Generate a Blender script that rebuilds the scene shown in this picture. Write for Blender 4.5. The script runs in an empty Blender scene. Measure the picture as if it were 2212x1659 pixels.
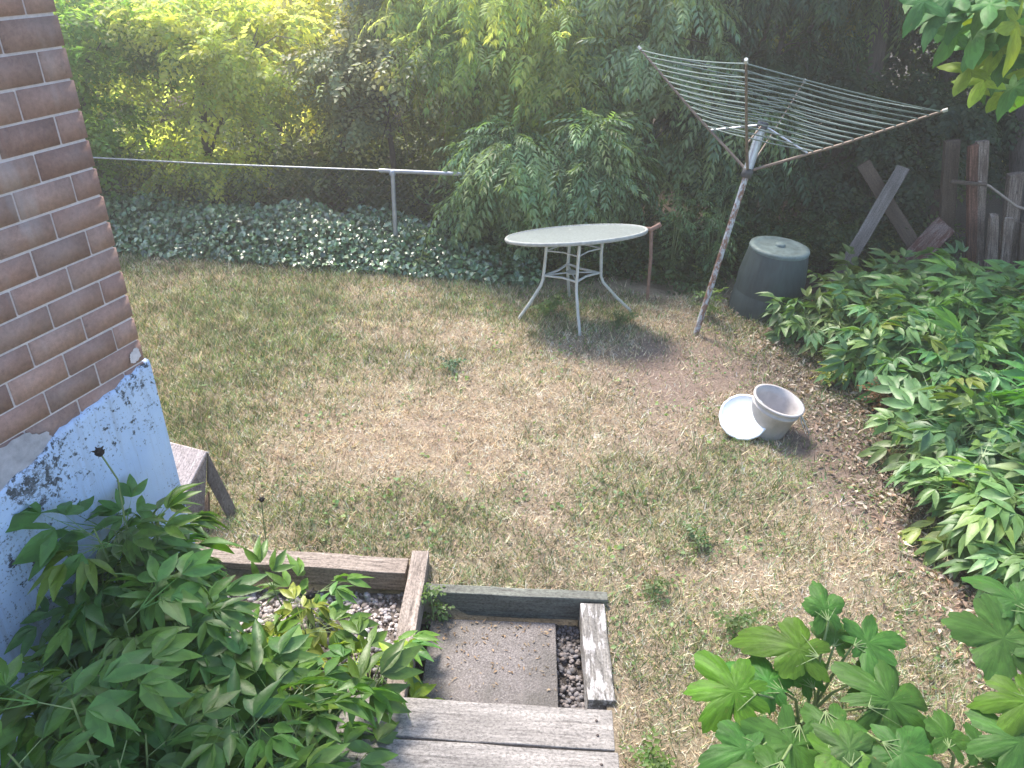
import bpy, math, random
import numpy as np
from mathutils import Vector, Matrix
random.seed(7)
rng = np.random.default_rng(11)
sc = bpy.context.scene
col = sc.collection
PI = math.pi

# ---------------------------------------------------------------- camera
TH = math.radians(31.5); RO = math.atan(106 / 2670); H = 2.8
fw = np.array([0, math.cos(TH), -math.sin(TH)]); r0 = np.array([1., 0, 0]); u0 = np.array([0, math.sin(TH), math.cos(TH)])
RR = math.cos(RO) * r0 + math.sin(RO) * u0
UU = math.cos(RO) * u0 - math.sin(RO) * r0
cam = bpy.data.cameras.new("camera"); co = bpy.data.objects.new("camera", cam); col.objects.link(co)
M = Matrix.Identity(4)
for i in range(3):
    M[i][0] = RR[i]; M[i][1] = UU[i]; M[i][2] = -fw[i]
M.translation = (0, 0, H)
co.matrix_world = M
cam.sensor_width = 36; cam.lens = 36 * 1640 / 2212; cam.clip_start = .05; cam.clip_end = 500
sc.camera = co

# ---------------------------------------------------------------- basics
def tag(o, label=None, cat=None, group=None, kind=None):
    if label: o['label'] = label
    if cat: o['category'] = cat
    if group: o['group'] = group
    if kind: o['kind'] = kind
    return o

def empty(name, loc, label=None, cat=None, group=None):
    o = bpy.data.objects.new(name, None); col.objects.link(o); o.location = loc
    o.empty_display_size = .1
    return tag(o, label, cat, group)

def mesh_np(name, V, F, mat, parent=None, cols=None, smooth=False):
    """V (n,3) world coordinates, F (m,k) or list of such arrays, cols (m,3) per face."""
    if not isinstance(F, list): F = [F]
    V = np.asarray(V, dtype=np.float64)
    org = np.zeros(3)
    if parent is not None:
        org = np.array(parent.location)
        p = parent.parent
        while p is not None:
            org = org + np.array(p.location); p = p.parent
        V = V - org
    me = bpy.data.meshes.new(name)
    me.vertices.add(len(V)); me.vertices.foreach_set('co', V.astype(np.float32).ravel())
    nl = sum(f.size for f in F); nf = sum(len(f) for f in F)
    me.loops.add(nl); me.polygons.add(nf)
    li = np.concatenate([np.asarray(f).ravel() for f in F]).astype(np.int32)
    tot = np.concatenate([np.full(len(f), f.shape[1]) for f in F])
    st = np.concatenate([[0], np.cumsum(tot)[:-1]]).astype(np.int32)
    me.loops.foreach_set('vertex_index', li)
    me.polygons.foreach_set('loop_start', st)
    if smooth: me.polygons.foreach_set('use_smooth', np.ones(nf, dtype=bool))
    me.update(calc_edges=True)
    if cols is not None:
        a = me.attributes.new('col', 'FLOAT_COLOR', 'FACE')
        c = np.ones((nf, 4), dtype=np.float32); c[:, :3] = cols
        a.data.foreach_set('color', c.ravel())
    me.materials.append(mat)
    o = bpy.data.objects.new(name, me); col.objects.link(o)
    if parent is not None: o.parent = parent
    return o

class MB:
    """collects simple shapes in world coordinates"""
    def __init__(s): s.v = []; s.f = {}; s.c = {}; s.cur = (1, 1, 1)
    def add(s, verts, faces):
        b = len(s.v); s.v.extend([tuple(v) for v in verts])
        for f in faces:
            s.f.setdefault(len(f), []).append([b + i for i in f]); s.c.setdefault(len(f), []).append(s.cur)
    def box(s, c, size, M=None, jit=0):
        x, y, z = [k / 2 for k in size]
        vs = [Vector((sx * x, sy * y, sz * z)) for sz in (-1, 1) for sy in (-1, 1) for sx in (-1, 1)]
        if jit: vs = [v + Vector([random.uniform(-jit, jit) for _ in range(3)]) for v in vs]
        if M is not None: vs = [M @ v for v in vs]
        vs = [v + Vector(c) for v in vs]
        s.add(vs, [(0, 2, 3, 1), (4, 5, 7, 6), (0, 1, 5, 4), (2, 6, 7, 3), (0, 4, 6, 2), (1, 3, 7, 5)])
    def tube(s, pts, rad, n=8, cap=True):
        pts = [Vector(p) for p in pts]
        if not hasattr(rad, '__len__'): rad = [rad] * len(pts)
        rings = []; up = None
        for i, p in enumerate(pts):
            d = (pts[min(i + 1, len(pts) - 1)] - pts[max(i - 1, 0)])
            d = d.normalized() if d.length > 1e-9 else Vector((0, 0, 1))
            if up is None:
                a = Vector((0, 0, 1)) if abs(d.z) < .9 else Vector((1, 0, 0)); up = d.cross(a).normalized()
            up = (up - d * up.dot(d)).normalized(); w = d.cross(up)
            rings.append([p + (up * math.cos(2 * PI * k / n) + w * math.sin(2 * PI * k / n)) * rad[i] for k in range(n)])
        vs = [v for r in rings for v in r]; fs = []
        for i in range(len(pts) - 1):
            for k in range(n):
                fs.append((i * n + k, i * n + (k + 1) % n, (i + 1) * n + (k + 1) % n, (i + 1) * n + k))
        s.add(vs, fs)
        if cap: s.add(rings[0][::-1], [tuple(range(n))]); s.add(rings[-1], [tuple(range(n))])
    def lathe(s, prof, n=32, M=None, cap0=True, cap1=True, wob=None):
        vs = []
        for r, z in prof:
            for k in range(n):
                a = 2 * PI * k / n; rr = r * (wob(a, z) if wob else 1)
                v = Vector((rr * math.cos(a), rr * math.sin(a), z)); vs.append(M @ v if M is not None else v)
        fs = [(i * n + k, i * n + (k + 1) % n, (i + 1) * n + (k + 1) % n, (i + 1) * n + k) for i in range(len(prof) - 1) for k in range(n)]
        s.add(vs, fs)
        if cap0: s.add(vs[:n][::-1], [tuple(range(n))])
        if cap1: s.add(vs[-n:], [tuple(range(n))])
    def build(s, name, mat, parent=None, smooth=False, bevel=0, usecol=False):
        F = [np.array(v) for v in s.f.values()]
        C = np.concatenate([np.array(s.c[k]) for k in s.f]) if usecol else None
        o = mesh_np(name, np.array(s.v), F, mat, parent, C, smooth)
        if bevel:
            m = o.modifiers.new('bevel', 'BEVEL'); m.width = bevel; m.segments = 2; m.limit_method = 'ANGLE'
        return o

def vnoise(x, y, s, seed=0):
    """smooth value noise in 0..1 for arrays"""
    x = np.asarray(x) / s + 100.3 + seed * 17.1; y = np.asarray(y) / s + 200.7 + seed * 31.7
    xi = np.floor(x).astype(np.int64); yi = np.floor(y).astype(np.int64); fx = x - xi; fy = y - yi
    fx = fx * fx * (3 - 2 * fx); fy = fy * fy * (3 - 2 * fy)
    def h(a, b):
        n = (a * 374761393 + b * 668265263 + seed * 974711) & 0x7fffffff
        n = ((n ^ (n >> 13)) * 1274126177) & 0x7fffffff
        return ((n ^ (n >> 16)) & 0xffff) / 65535.
    return (h(xi, yi) * (1 - fx) + h(xi + 1, yi) * fx) * (1 - fy) + (h(xi, yi + 1) * (1 - fx) + h(xi + 1, yi + 1) * fx) * fy
def fbm(x, y, s, seed=0):
    return .55 * vnoise(x, y, s, seed) + .28 * vnoise(x, y, s / 2.1, seed + 1) + .17 * vnoise(x, y, s / 4.3, seed + 2)

# ---------------------------------------------------------------- materials
def newmat(name):
    m = bpy.data.materials.new(name); m.use_nodes = True
    nt = m.node_tree; b = nt.nodes['Principled BSDF']
    return m, nt, b
def N(nt, t, **k):
    n = nt.nodes.new(t)
    for a, v in k.items(): setattr(n, a, v)
    return n
def ramp(nt, fac, stops):
    r = N(nt, 'ShaderNodeValToRGB'); e = r.color_ramp.elements
    while len(e) < len(stops): e.new(.5)
    for el, (p, c) in zip(e, stops):
        el.position = p; el.color = (*c, 1) if len(c) == 3 else c
    nt.links.new(fac, r.inputs[0]); return r.outputs[0]
def noise(nt, vec, scale, detail=4, rough=.6, dist=0):
    n = N(nt, 'ShaderNodeTexNoise'); n.inputs['Scale'].default_value = scale; n.inputs['Detail'].default_value = detail
    n.inputs['Roughness'].default_value = rough; n.inputs['Distortion'].default_value = dist
    if vec is not None: nt.links.new(vec, n.inputs['Vector'])
    return n.outputs['Fac']
def coord(nt, scale=(1, 1, 1), out='Object', rot=(0, 0, 0)):
    t = N(nt, 'ShaderNodeTexCoord'); mp = N(nt, 'ShaderNodeMapping'); mp.inputs['Scale'].default_value = scale
    mp.inputs['Rotation'].default_value = rot
    nt.links.new(t.outputs[out], mp.inputs[0]); return mp.outputs[0]
def bump(nt, b, h, strength=.3, dist=.01):
    n = N(nt, 'ShaderNodeBump'); n.inputs['Strength'].default_value = strength; n.inputs['Distance'].default_value = dist
    nt.links.new(h, n.inputs['Height']); nt.links.new(n.outputs[0], b.inputs['Normal'])
def mix(nt, fac, a, b, mode='MIX'):
    m = N(nt, 'ShaderNodeMix', data_type='RGBA', blend_type=mode)
    for s_, v in ((0, fac), (6, a), (7, b)):
        if hasattr(v, 'links') or hasattr(v, 'is_linked'): nt.links.new(v, m.inputs[s_])
        elif s_ == 0: m.inputs[0].default_value = v
        else: m.inputs[s_].default_value = (*v, 1)
    return m.outputs[2]

def leafmat(name, trans=.35, rough=.45, spec=.4, tint=(1.5, 1.5, .45), spots=False):
    m, nt, b = newmat(name)
    a = N(nt, 'ShaderNodeAttribute', attribute_name='col')
    v = noise(nt, coord(nt), 9, 2)
    c = mix(nt, 1, a.outputs['Color'], ramp(nt, v, [(.3, (.8, .8, .8)), (.7, (1.15, 1.15, 1.15))]), 'MULTIPLY')
    if spots:
        c = mix(nt, ramp(nt, noise(nt, coord(nt), 38, 4, .7), [(.66, (0, 0, 0)), (.73, (.8, .8, .8))]), c, (.17, .12, .05))
        bump(nt, b, noise(nt, coord(nt), 60, 3, .6), .35, .004)
    nt.links.new(c, b.inputs['Base Color']); b.inputs['Roughness'].default_value = rough
    b.inputs['Specular IOR Level'].default_value = spec
    tr = N(nt, 'ShaderNodeBsdfTranslucent'); tc = mix(nt, 1, c, tint, 'MULTIPLY'); nt.links.new(tc, tr.inputs[0])
    ms = N(nt, 'ShaderNodeMixShader'); ms.inputs[0].default_value = trans
    nt.links.new(b.outputs[0], ms.inputs[1]); nt.links.new(tr.outputs[0], ms.inputs[2])
    nt.links.new(ms.outputs[0], nt.nodes['Material Output'].inputs[0])
    return m
LEAF = leafmat('leaf', .45)
LEAFTHIN = leafmat('thin_leaf', .68, .5, .35, (2.0, 1.9, .9))  # transmission and tint raised so the leaves glow as if strongly backlit
PEONY = leafmat('peony_leaf', .25, .42, .45, (1.8, 2.0, .4), True)
BROAD = leafmat('broad_leaf', .32, .55, .25, (2.2, 2.0, .3), True)
GRASS = leafmat('grass_blade', .2, .7, .2, (1.3, 1.2, .6))
PLAIN, nt, b = newmat('painted_by_part'); a = N(nt, 'ShaderNodeAttribute', attribute_name='col')
nt.links.new(a.outputs['Color'], b.inputs['Base Color']); b.inputs['Roughness'].default_value = .85

def simple(name, c, rough=.6, metal=0, var=.25, scale=30, bmp=.15, sc3=(1, 1, 1), spec=.4):
    m, nt, b = newmat(name)
    f = noise(nt, coord(nt, sc3), scale, 5, .65)
    cc = ramp(nt, f, [(.25, tuple(k * (1 - var) for k in c)), (.75, tuple(min(1, k * (1 + var)) for k in c))])
    nt.links.new(cc, b.inputs['Base Color']); b.inputs['Roughness'].default_value = rough; b.inputs['Metallic'].default_value = metal
    b.inputs['Specular IOR Level'].default_value = spec
    if bmp: bump(nt, b, f, bmp, .004)
    return m

def wood(name, c1, c2, dark=(.08, .07, .065), rough=.85, worn=None):
    """weathered wood with grain along the object's local X"""
    m, nt, b = newmat(name)
    g = noise(nt, coord(nt, (2.2, 38, 38)), 2.2, 6, .7, .6)
    g2 = noise(nt, coord(nt, (1, 5, 5)), 3, 3, .6)
    cc = ramp(nt, g, [(.28, dark), (.42, c2), (.6, c1), (.8, tuple(min(1, k * 1.15) for k in c1))])
    cc = mix(nt, ramp(nt, g2, [(.35, (0, 0, 0)), (.7, (.55, .55, .55))]), cc, tuple(k * .78 for k in c2))
    kn = noise(nt, coord(nt, (3, 9, 9)), 3.1, 2, .5)
    cc = mix(nt, ramp(nt, kn, [(.70, (0, 0, 0)), (.76, (.8, .8, .8))]), cc, dark)
    if worn: 
        w = noise(nt, coord(nt, (1.5, 6, 6)), 5, 4, .7)
        cc = mix(nt, ramp(nt, w, [(.48, (0, 0, 0)), (.56, (1, 1, 1))]), cc, worn)
    sp = noise(nt, coord(nt, (1, 1.6, 1.6)), 70, 5, .8)
    cc = mix(nt, 1, cc, ramp(nt, sp, [(.36, (.45, .45, .45)), (.5, (1, 1, 1)), (.66, (1.35, 1.35, 1.35))]), 'MULTIPLY')
    nt.links.new(cc, b.inputs['Base Color']); b.inputs['Roughness'].default_value = rough; b.inputs['Specular IOR Level'].default_value = .2
    bump(nt, b, g, .5, .004)
    return m
W_TIMBER = wood('weathered_timber', (.38, .32, .28), (.22, .18, .155))
W_DECK = wood('grey_deck_board', (.36, .33, .305), (.23, .21, .195))
W_PALE = wood('pale_bench_board', (.66, .57, .54), (.50, .42, .40), (.25, .2, .18))
W_BROWN = wood('brown_wood', (.15, .11, .085), (.09, .065, .05), (.04, .03, .03))
W_GREY = wood('grey_wood', (.27, .24, .22), (.15, .13, .12))
W_POST = wood('old_post_wood', (.40, .33, .28), (.15, .10, .08), (.03, .022, .02))
W_RED = wood('red_brown_wood', (.30, .15, .11), (.10, .05, .035), (.03, .02, .02))

def board(name, p0, p1, w, t, mat, parent=None, up=(0, 0, 1), bevel=.004, ragged=0, seg=6, taper=1.):
    """a sawn board from p0 to p1 (world), local X along its length, 'up' ~ its thickness direction"""
    p0 = Vector(p0); p1 = Vector(p1); X = (p1 - p0); L = X.length; X.normalize()
    Z = Vector(up); Z = (Z - X * Z.dot(X)).normalized(); Y = Z.cross(X)
    vs = []; fs = []
    for i in range(seg + 1):
        x = L * i / seg; k = 1 + (taper - 1) * i / seg
        ex = [0] * 4
        if ragged and i == seg: ex = [random.uniform(-ragged, 0) for _ in range(4)]
        dy = random.uniform(-.004, .004) * (0 < i < seg); dz = random.uniform(-.002, .002) * (0 < i < seg)
        for j, (a, c) in enumerate(((-1, -1), (1, -1), (1, 1), (-1, 1))):
            vs.append((x + ex[j], a * w / 2 * k + dy, c * t / 2 + dz))
    for i in range(seg):
        for j in range(4):
            fs.append((i * 4 + j, i * 4 + (j + 1) % 4, i * 4 + 4 + (j + 1) % 4, i * 4 + 4 + j))
    fs += [(3, 2, 1, 0), tuple(seg * 4 + k for k in range(4))]
    me = bpy.data.meshes.new(name); me.from_pydata(vs, [], fs); me.update(); me.materials.append(mat)
    o = bpy.data.objects.new(name, me); col.objects.link(o)
    Mw = Matrix((X, Y, Z)).transposed().to_4x4(); Mw.translation = p0
    if parent is not None:
        o.parent = parent; Mw = Matrix.Translation(-Vector(parent.location)) @ Mw
    o.matrix_basis = Mw
    if bevel:
        m = o.modifiers.new('bevel', 'BEVEL'); m.width = bevel; m.segments = 2
    return o

# ---------------------------------------------------------------- leaf machinery
def norm(v): return v / np.maximum(np.linalg.norm(v, axis=-1, keepdims=True), 1e-9)
def frames(d, up):
    """rotation matrices whose Y is d, Z close to up"""
    d = norm(d); x = norm(np.cross(d, up)); z = np.cross(x, d)
    return np.stack([x, d, z], axis=-1)
def instance(T, F, R, P, S):
    n = len(P); V = np.einsum('nij,kj->nki', R, T) * S[:, None, None] + P[:, None, :]
    FF = F[None] + (np.arange(n) * len(T))[:, None, None]
    return V.reshape(-1, 3), FF.reshape(-1, F.shape[1])
def diamond(L=1, w=.3, fold=.25, mid=.42, droop=.0):
    T = np.array([[0, 0, 0], [w / 2, L * mid, w * fold], [0, L, -droop * L], [-w / 2, L * mid, w * fold]])
    return T, np.array([[0, 1, 2], [0, 2, 3]])
def blade(L=1, w=.3, n=5, droop=.15, fold=.2, peak=.4, sharp=1.):
    """leaf blade, 3 verts across, n stations; quads split as tris"""
    T = []; F = []
    for i in range(n + 1):
        t = i / n
        ww = w / 2 * (math.sin(PI * min(1, t ** (math.log(.5) / math.log(peak)))) ** sharp) if 0 < t < 1 else 0.001
        z = -droop * L * t * t
        T += [(-ww, L * t, z + ww * fold), (0, L * t, z), (ww, L * t, z + ww * fold)]
    for i in range(n):
        a = i * 3
        F += [(a, a + 1, a + 4), (a, a + 4, a + 3), (a + 1, a + 2, a + 5), (a + 1, a + 5, a + 4)]
    return np.array(T), np.array(F)
def combine(items):
    V = []; F = []; b = 0
    for T, f in items: V.append(T); F.append(f + b); b += len(T)
    return np.concatenate(V), np.concatenate(F)
def placeT(TF, pos, ang=0, pitch=0, roll=0, s=1):
    T, F = TF
    Rz = np.array([[math.cos(ang), -math.sin(ang), 0], [math.sin(ang), math.cos(ang), 0], [0, 0, 1]])
    Rx = np.array([[1, 0, 0], [0, math.cos(pitch), -math.sin(pitch)], [0, math.sin(pitch), math.cos(pitch)]])
    Ry = np.array([[math.cos(roll), 0, math.sin(roll)], [0, 1, 0], [-math.sin(roll), 0, math.cos(roll)]])
    return (Rz @ Rx @ Ry @ (T.T * s)).T + np.array(pos), F
def pinnate(n=5, L=.3, l=.09, w=.024, droop=.5, spread=.95):
    """compound leaf: pairs of leaflets on an arching stalk, plus one at the tip"""
    it = []
    for i in range(n):
        t = .25 + .65 * i / (n - 1); z = -droop * L * t * t
        for sgn in (-1, 1):
            k = l * (1 - .25 * abs(t - .55))
            it.append(placeT(diamond(k, w, .3, .35), (0, L * t, z), -sgn * spread * (1 - .25 * t), -.35 - droop * t, 0))
    it.append(placeT(diamond(l, w, .3, .35), (0, L * .92, -droop * L * .85), 0, -.5 - droop, 0))
    it.append((np.array([[-.002, 0, 0], [.002, 0, 0], [0, L * .95, -droop * L * .9]]), np.array([[0, 1, 2]])))
    return combine(it)
def sprig(n=7, L=.17, l=.072, w=.042, droop=.3):
    it = []
    for i in range(n):
        t = .15 + .85 * i / (n - 1); s = 1 if i % 2 else -1
        it.append(placeT(diamond(l * (1.1 - .4 * t), w, .25, .4), (0, L * t, -droop * L * t * t), -s * (1.15 - .9 * (i == n - 1) - .2 * t), -.25 - .3 * random.random(), random.uniform(-.5, .5)))
    return combine(it)
PINN = [pinnate(5, .30, .095, .028, .45), pinnate(6, .34, .09, .024, .8), pinnate(4, .24, .09, .03, .25)]
SPRIG = [sprig(7), sprig(8, .2, .055, .03, .5), sprig(6, .13, .06, .04, .15)]

def peony_leaf(n=4):
    it = []; bl = lambda k, w: blade(k, w, n, .22, .35, .42)
    def trip(pos, ang, s):
        for a, k in ((0, 1), (.62, .86), (-.62, .86)):
            pass; it.append(placeT(blade(.115 * s * k, .033 * s * random.uniform(.9, 1.3), n, random.uniform(.1, .5), random.uniform(.2, .6), .42), pos, ang + a + random.uniform(-.15, .15), -.15 - .4 * random.random(), random.uniform(-.45, .45)))
            0 and it.append(placeT(bl(.115 * s * k, .033 * s), pos, ang + a, -.15 - .15 * random.random(), random.uniform(-.25, .25)))
    trip((0, .13, .0), 0, 1.15); trip((.028, .075, 0), -1.05, 1.); trip((-.028, .075, 0), 1.05, 1.)
    for q in ((0, .14), (.03, .085), (-.03, .085)):
        it.append((np.array([[-.0025, 0, 0], [.0025, 0, 0], [q[0], q[1], 0]]), np.array([[0, 1, 2]])))
    return combine(it)
PEO = [peony_leaf() for _ in range(4)]

def colvar(base, n, v=.25, hue=.12, alt=None, pa=.1):
    base = np.array(base); k = rng.uniform(1 - v, 1 + v, (n, 1)); h = rng.uniform(-hue, hue, (n, 1))
    c = base[None] * k * np.concatenate([1 + h * 1.5, 1 + h * .3, 1 - h], axis=1)
    if alt is not None:
        m = rng.random(n) < pa; c[m] = np.array(alt)[None] * rng.uniform(.7, 1.2, (m.sum(), 1))
    return np.clip(c, .003, .9)
def scatter(tmpls, P, D, U, S, C):
    """several templates over n points -> V, F, face colours"""
    n = len(P); k = rng.integers(0, len(tmpls), n); Vs = []; Fs = []; Cs = []; b = 0
    R = frames(D, U)
    for i, (T, F) in enumerate(tmpls):
        m = k == i
        if not m.any(): continue
        v, f = instance(T, F, R[m], P[m], S[m]); Vs.append(v); Fs.append(f + b); b += len(v)
        cc = np.repeat(C[m], len(F), axis=0); cc = cc * rng.uniform(.85, 1.15, (len(cc), 1)); Cs.append(cc)
    return np.concatenate(Vs), np.concatenate(Fs), np.concatenate(Cs)

def lobe_points(lobes, n, shell=.55, seed=0, gap=.38, gs=.35, sub=9):
    """points on small leafy tiers grouped over each lobe, leaving dark gaps between them"""
    vol = np.array([l[3] * l[4] + l[4] * l[5] + l[3] * l[5] for l in lobes]); pr = vol / vol.sum()
    subs = []; sp = []
    for l, p_ in zip(lobes, pr):
        k = max(5, int(sub * (l[3] * l[5]) ** .5 * 2.2)); mr = (l[3] * l[4] * l[5]) ** (1 / 3)
        for _ in range(k):
            d = norm(rng.normal(size=3)); r = rng.uniform(.45, 1.0); q = np.array(l[:3]) + d * np.array(l[3:]) * r
            subs.append((*q, *(mr * rng.uniform(.26, .48) * np.array([1.25, 1.1, .55])), *d)); sp.append(p_ / k)
    subs = np.array(subs); idx = rng.choice(len(subs), n * 2, p=np.array(sp) / sum(sp)); L = subs[idx]
    d = norm(rng.normal(size=(n * 2, 3)) + np.array([0, 0, .45])); r = 1 - shell * rng.random(n * 2) ** 1.4
    P = L[:, :3] + d * L[:, 3:6] * r[:, None]; dd = norm(d + L[:, 6:9] * .8)
    g = vnoise(P[:, 0] + P[:, 1] * .4, P[:, 2] + P[:, 1] * .6, gs * .5, seed + 5)
    keep = (g > gap * .7 * rng.uniform(.5, 1.2, n * 2)) & (P[:, 2] > .03)
    return P[keep][:n], dd[keep][:n]

def tree(name, base, lobes, n, tmpls, color, label, cat='tree', group=None, mat=None, trunk_r=.06, size=1., droop=.5, alt=None, pa=.08,
         gap=.38, bark=None, v=.3, hue=.12, limbs=True, seed=None, up=.9, trunk_pts=None, shell=.55):
    seed = seed if seed is not None else random.randint(0, 999)
    root = empty(name, base, label, cat, group)
    P, d = lobe_points(lobes, n, shell, seed, gap)
    m = len(P)
    D = d * np.array([1, 1, .35]) + rng.normal(size=(m, 3)) * .4 + np.array([0, 0, -droop])
    U = np.array([[0, 0, up]]) + d * .6 + rng.normal(size=(m, 3)) * .3
    S = size * rng.uniform(.7, 1.25, m)
    cl = vnoise(P[:, 0] * 1. + 3 * P[:, 1], P[:, 2], .5, seed + 2)[:, None]
    C = colvar(color, m, v, hue, alt, pa) * (.8 + .4 * cl)
    V, F, CC = scatter(tmpls, P, D, U, S, C)
    mesh_np('crown', V, F, mat or LEAF, root, CC)
    t = MB(); bx, by, bz = base
    top = max(lobes, key=lambda l: l[2])
    pts = trunk_pts or [(bx, by, -.05), (bx + (top[0] - bx) * .3, by + (top[1] - by) * .3, bz + (top[2] - bz) * .4), (top[0], top[1], top[2])]
    rad = [trunk_r * (1 - .6 * i / (len(pts) - 1)) for i in range(len(pts))]
    t.tube(pts, rad, 10)
    if limbs:
        for l in lobes:
            j = random.uniform(.2, .75); q = Vector(pts[0]).lerp(Vector(pts[-1]), j) if len(pts) < 4 else Vector(pts[len(pts) // 2])
            e = Vector(l[:3]); mid = q.lerp(e, .5) + Vector((0, 0, .1))
            t.tube([q, mid, e], [trunk_r * .4, trunk_r * .28, trunk_r * .12], 6)
            for _ in range(5):
                dd = Vector([random.gauss(0, 1) for _ in range(3)]).normalized()
                e2 = e + Vector((dd.x * l[3] * .85, dd.y * l[4] * .85, dd.z * l[5] * .85))
                t.tube([mid.lerp(e, random.random()), e.lerp(e2, .5) + Vector((0, 0, .04)), e2], [trunk_r * .16, trunk_r * .1, .003], 5)
    t.build('trunk', bark or BARK, root, True)
    return root
def barkmat(name, c):
    m, nt, b = newmat(name)
    f = noise(nt, coord(nt, (9, 9, 1.6)), 3, 6, .7, .8)
    nt.links.new(ramp(nt, f, [(.3, tuple(k * .35 for k in c)), (.5, c), (.75, tuple(k * 1.5 for k in c))]), b.inputs['Base Color'])
    b.inputs['Roughness'].default_value = .95; bump(nt, b, f, 1, .03)
    return m
BARK = barkmat('bark', (.12, .095, .08))
#==SETTING==
# ================================================================= GROUND
DN = Vector((math.sin(math.radians(21)), math.cos(math.radians(21)), 0))      # along the house wall
CX, CY = 3.2 * math.sin(math.radians(-29.45)), 3.2 * math.cos(math.radians(-29.45))   # house corner
BED_Z, PIT_Z = -.12, -.12
def inbed(x, y): return (x > -2.2) & (x < -.47) & (y > .3) & (y < 2.70)
def inpit(x, y): return (x > -.40) & (x < .45) & (y > 1.2) & (y < 2.57)
xs = np.unique(np.round(np.concatenate([np.linspace(-90, -8, 14), np.arange(-8, -4.6, .4), np.arange(-4.6, 6.5, .06), np.arange(6.5, 10, .5), np.linspace(10, 90, 14), [-2.2, -.472, -.468, -.402, -.398, .448, .452]]), 4))
ys = np.unique(np.round(np.concatenate([np.linspace(-60, -2, 10), np.arange(-2, .2, .3), np.arange(.2, 8.2, .06), np.arange(8.4, 14, .4), np.linspace(14, 120, 16), [2.698, 2.702, 2.568, 2.572]]), 4))
GX, GY = np.meshgrid(xs, ys)
def gz(x, y):
    z = .035 * (fbm(x, y, 1.3, 3) - .5) + .012 * (vnoise(x, y, .15, 8) - .5)
    near = np.clip((np.abs(x) - 30) / 40, 0, 1); return z * (1 - near)
GZ = gz(GX, GY); GZ = np.where(inbed(GX, GY), BED_Z + GZ * .5, GZ); GZ = np.where(inpit(GX, GY), PIT_Z - .03, GZ)
nx, ny = len(xs), len(ys)
ii, jj = np.meshgrid(np.arange(ny - 1), np.arange(nx - 1), indexing='ij'); a0 = (ii * nx + jj).ravel()
GF = np.stack([a0, a0 + 1, a0 + nx + 1, a0 + nx], axis=1)
# dryness of the lawn: 0 straw .. 1 green, bare: 0..1
def lawn_fields(x, y):
    g = fbm(x, y, .8, 21) * .75 + .35 * fbm(x, y, .22, 30) - .02
    for cx_, cy_, r_, a_ in ((-1.9, 5.6, .5, .35), (-.6, 3.9, .6, .1), (-2.3, 3.9, .7, .22), (.5, 5.8, .4, .25), (-.3, 2.95, .5, .25), (1.0, 3.3, .5, .16), (.75, 2.3, .3, .2),
                            (-1.0, 3.9, .45, -.28), (-.3, 3.8, .5, -.3), (.4, 3.9, .5, -.2), (1.6, 3.0, .5, -.1), (.7, 2.7, .35, -.2), (-1.1, 3.0, .5, .05), (-2.9, 5.9, .9, .12)):
        g = g + a_ * np.exp(-((x - cx_) ** 2 + (y - cy_) ** 2) / (2 * r_ * r_))
    bare = .9 * np.exp(-((x - 1.55) ** 2 / .5 + (y - 5.0) ** 2 / .45)) + .7 * np.exp(-((x - 1.1) ** 2 / .2 + (y - 4.6) ** 2 / .3)) + .8 * np.exp(-((x - 1.95) ** 2 / .08 + (y - 3.9) ** 2 / .6)) \
        + .9 * np.exp(-((x - (2.35 - .12 * (y - 2.2))) ** 2 / .05)) * (y < 4.2) + .5 * np.exp(-((x - .2) ** 2 / .12 + (y - 3.2) ** 2 / .1)) + .35 * np.exp(-((x - .95) ** 2 / .1 + (y - 3.75) ** 2 / .1))
    bare = np.clip(bare + .6 * (fbm(x, y, .45, 44) - .55), 0, 1)
    return np.clip(g, 0, 1), bare
m, nt, b = newmat('dry_lawn_soil')
a = N(nt, 'ShaderNodeAttribute', attribute_name='col')
n1 = noise(nt, coord(nt), 45, 6, .75); n2 = noise(nt, coord(nt), 160, 3, .7)
c = mix(nt, 1, a.outputs['Color'], ramp(nt, n1, [(.3, (.5, .48, .46)), (.55, (1, 1, 1)), (.75, (1.35, 1.3, 1.25))]), 'MULTIPLY')
c = mix(nt, ramp(nt, n2, [(.6, (0, 0, 0)), (.68, (.6, .6, .6))]), c, (.5, .42, .36))
nt.links.new(c, b.inputs['Base Color']); b.inputs['Roughness'].default_value = .95; b.inputs['Specular IOR Level'].default_value = .1
bump(nt, b, n1, .9, .02)
SOILM = m
fx = GX[:-1, :-1].ravel() + .03; fy = GY[:-1, :-1].ravel() + .03
gg, bb = lawn_fields(fx, fy)
straw = np.array([.35, .275, .21]); soil = np.array([.25, .19, .16]); green = np.array([.2, .21, .11])
gc = straw * (1 - gg[:, None] * .5) + green * gg[:, None] * .5
gc = gc * (1 - bb[:, None]) + soil * bb[:, None]
dark_soil = (fy > 6.5 + .1 * fx) | (fx > 2.5)  # dark soil beyond the hedge line and in the right-hand bed
gc[dark_soil] = np.array([.07, .055, .045])
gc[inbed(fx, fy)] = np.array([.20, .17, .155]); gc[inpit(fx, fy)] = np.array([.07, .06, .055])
tag(mesh_np('ground', np.stack([GX.ravel(), GY.ravel(), GZ.ravel()], 1), GF, SOILM, None, gc, True), kind='structure')

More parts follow.
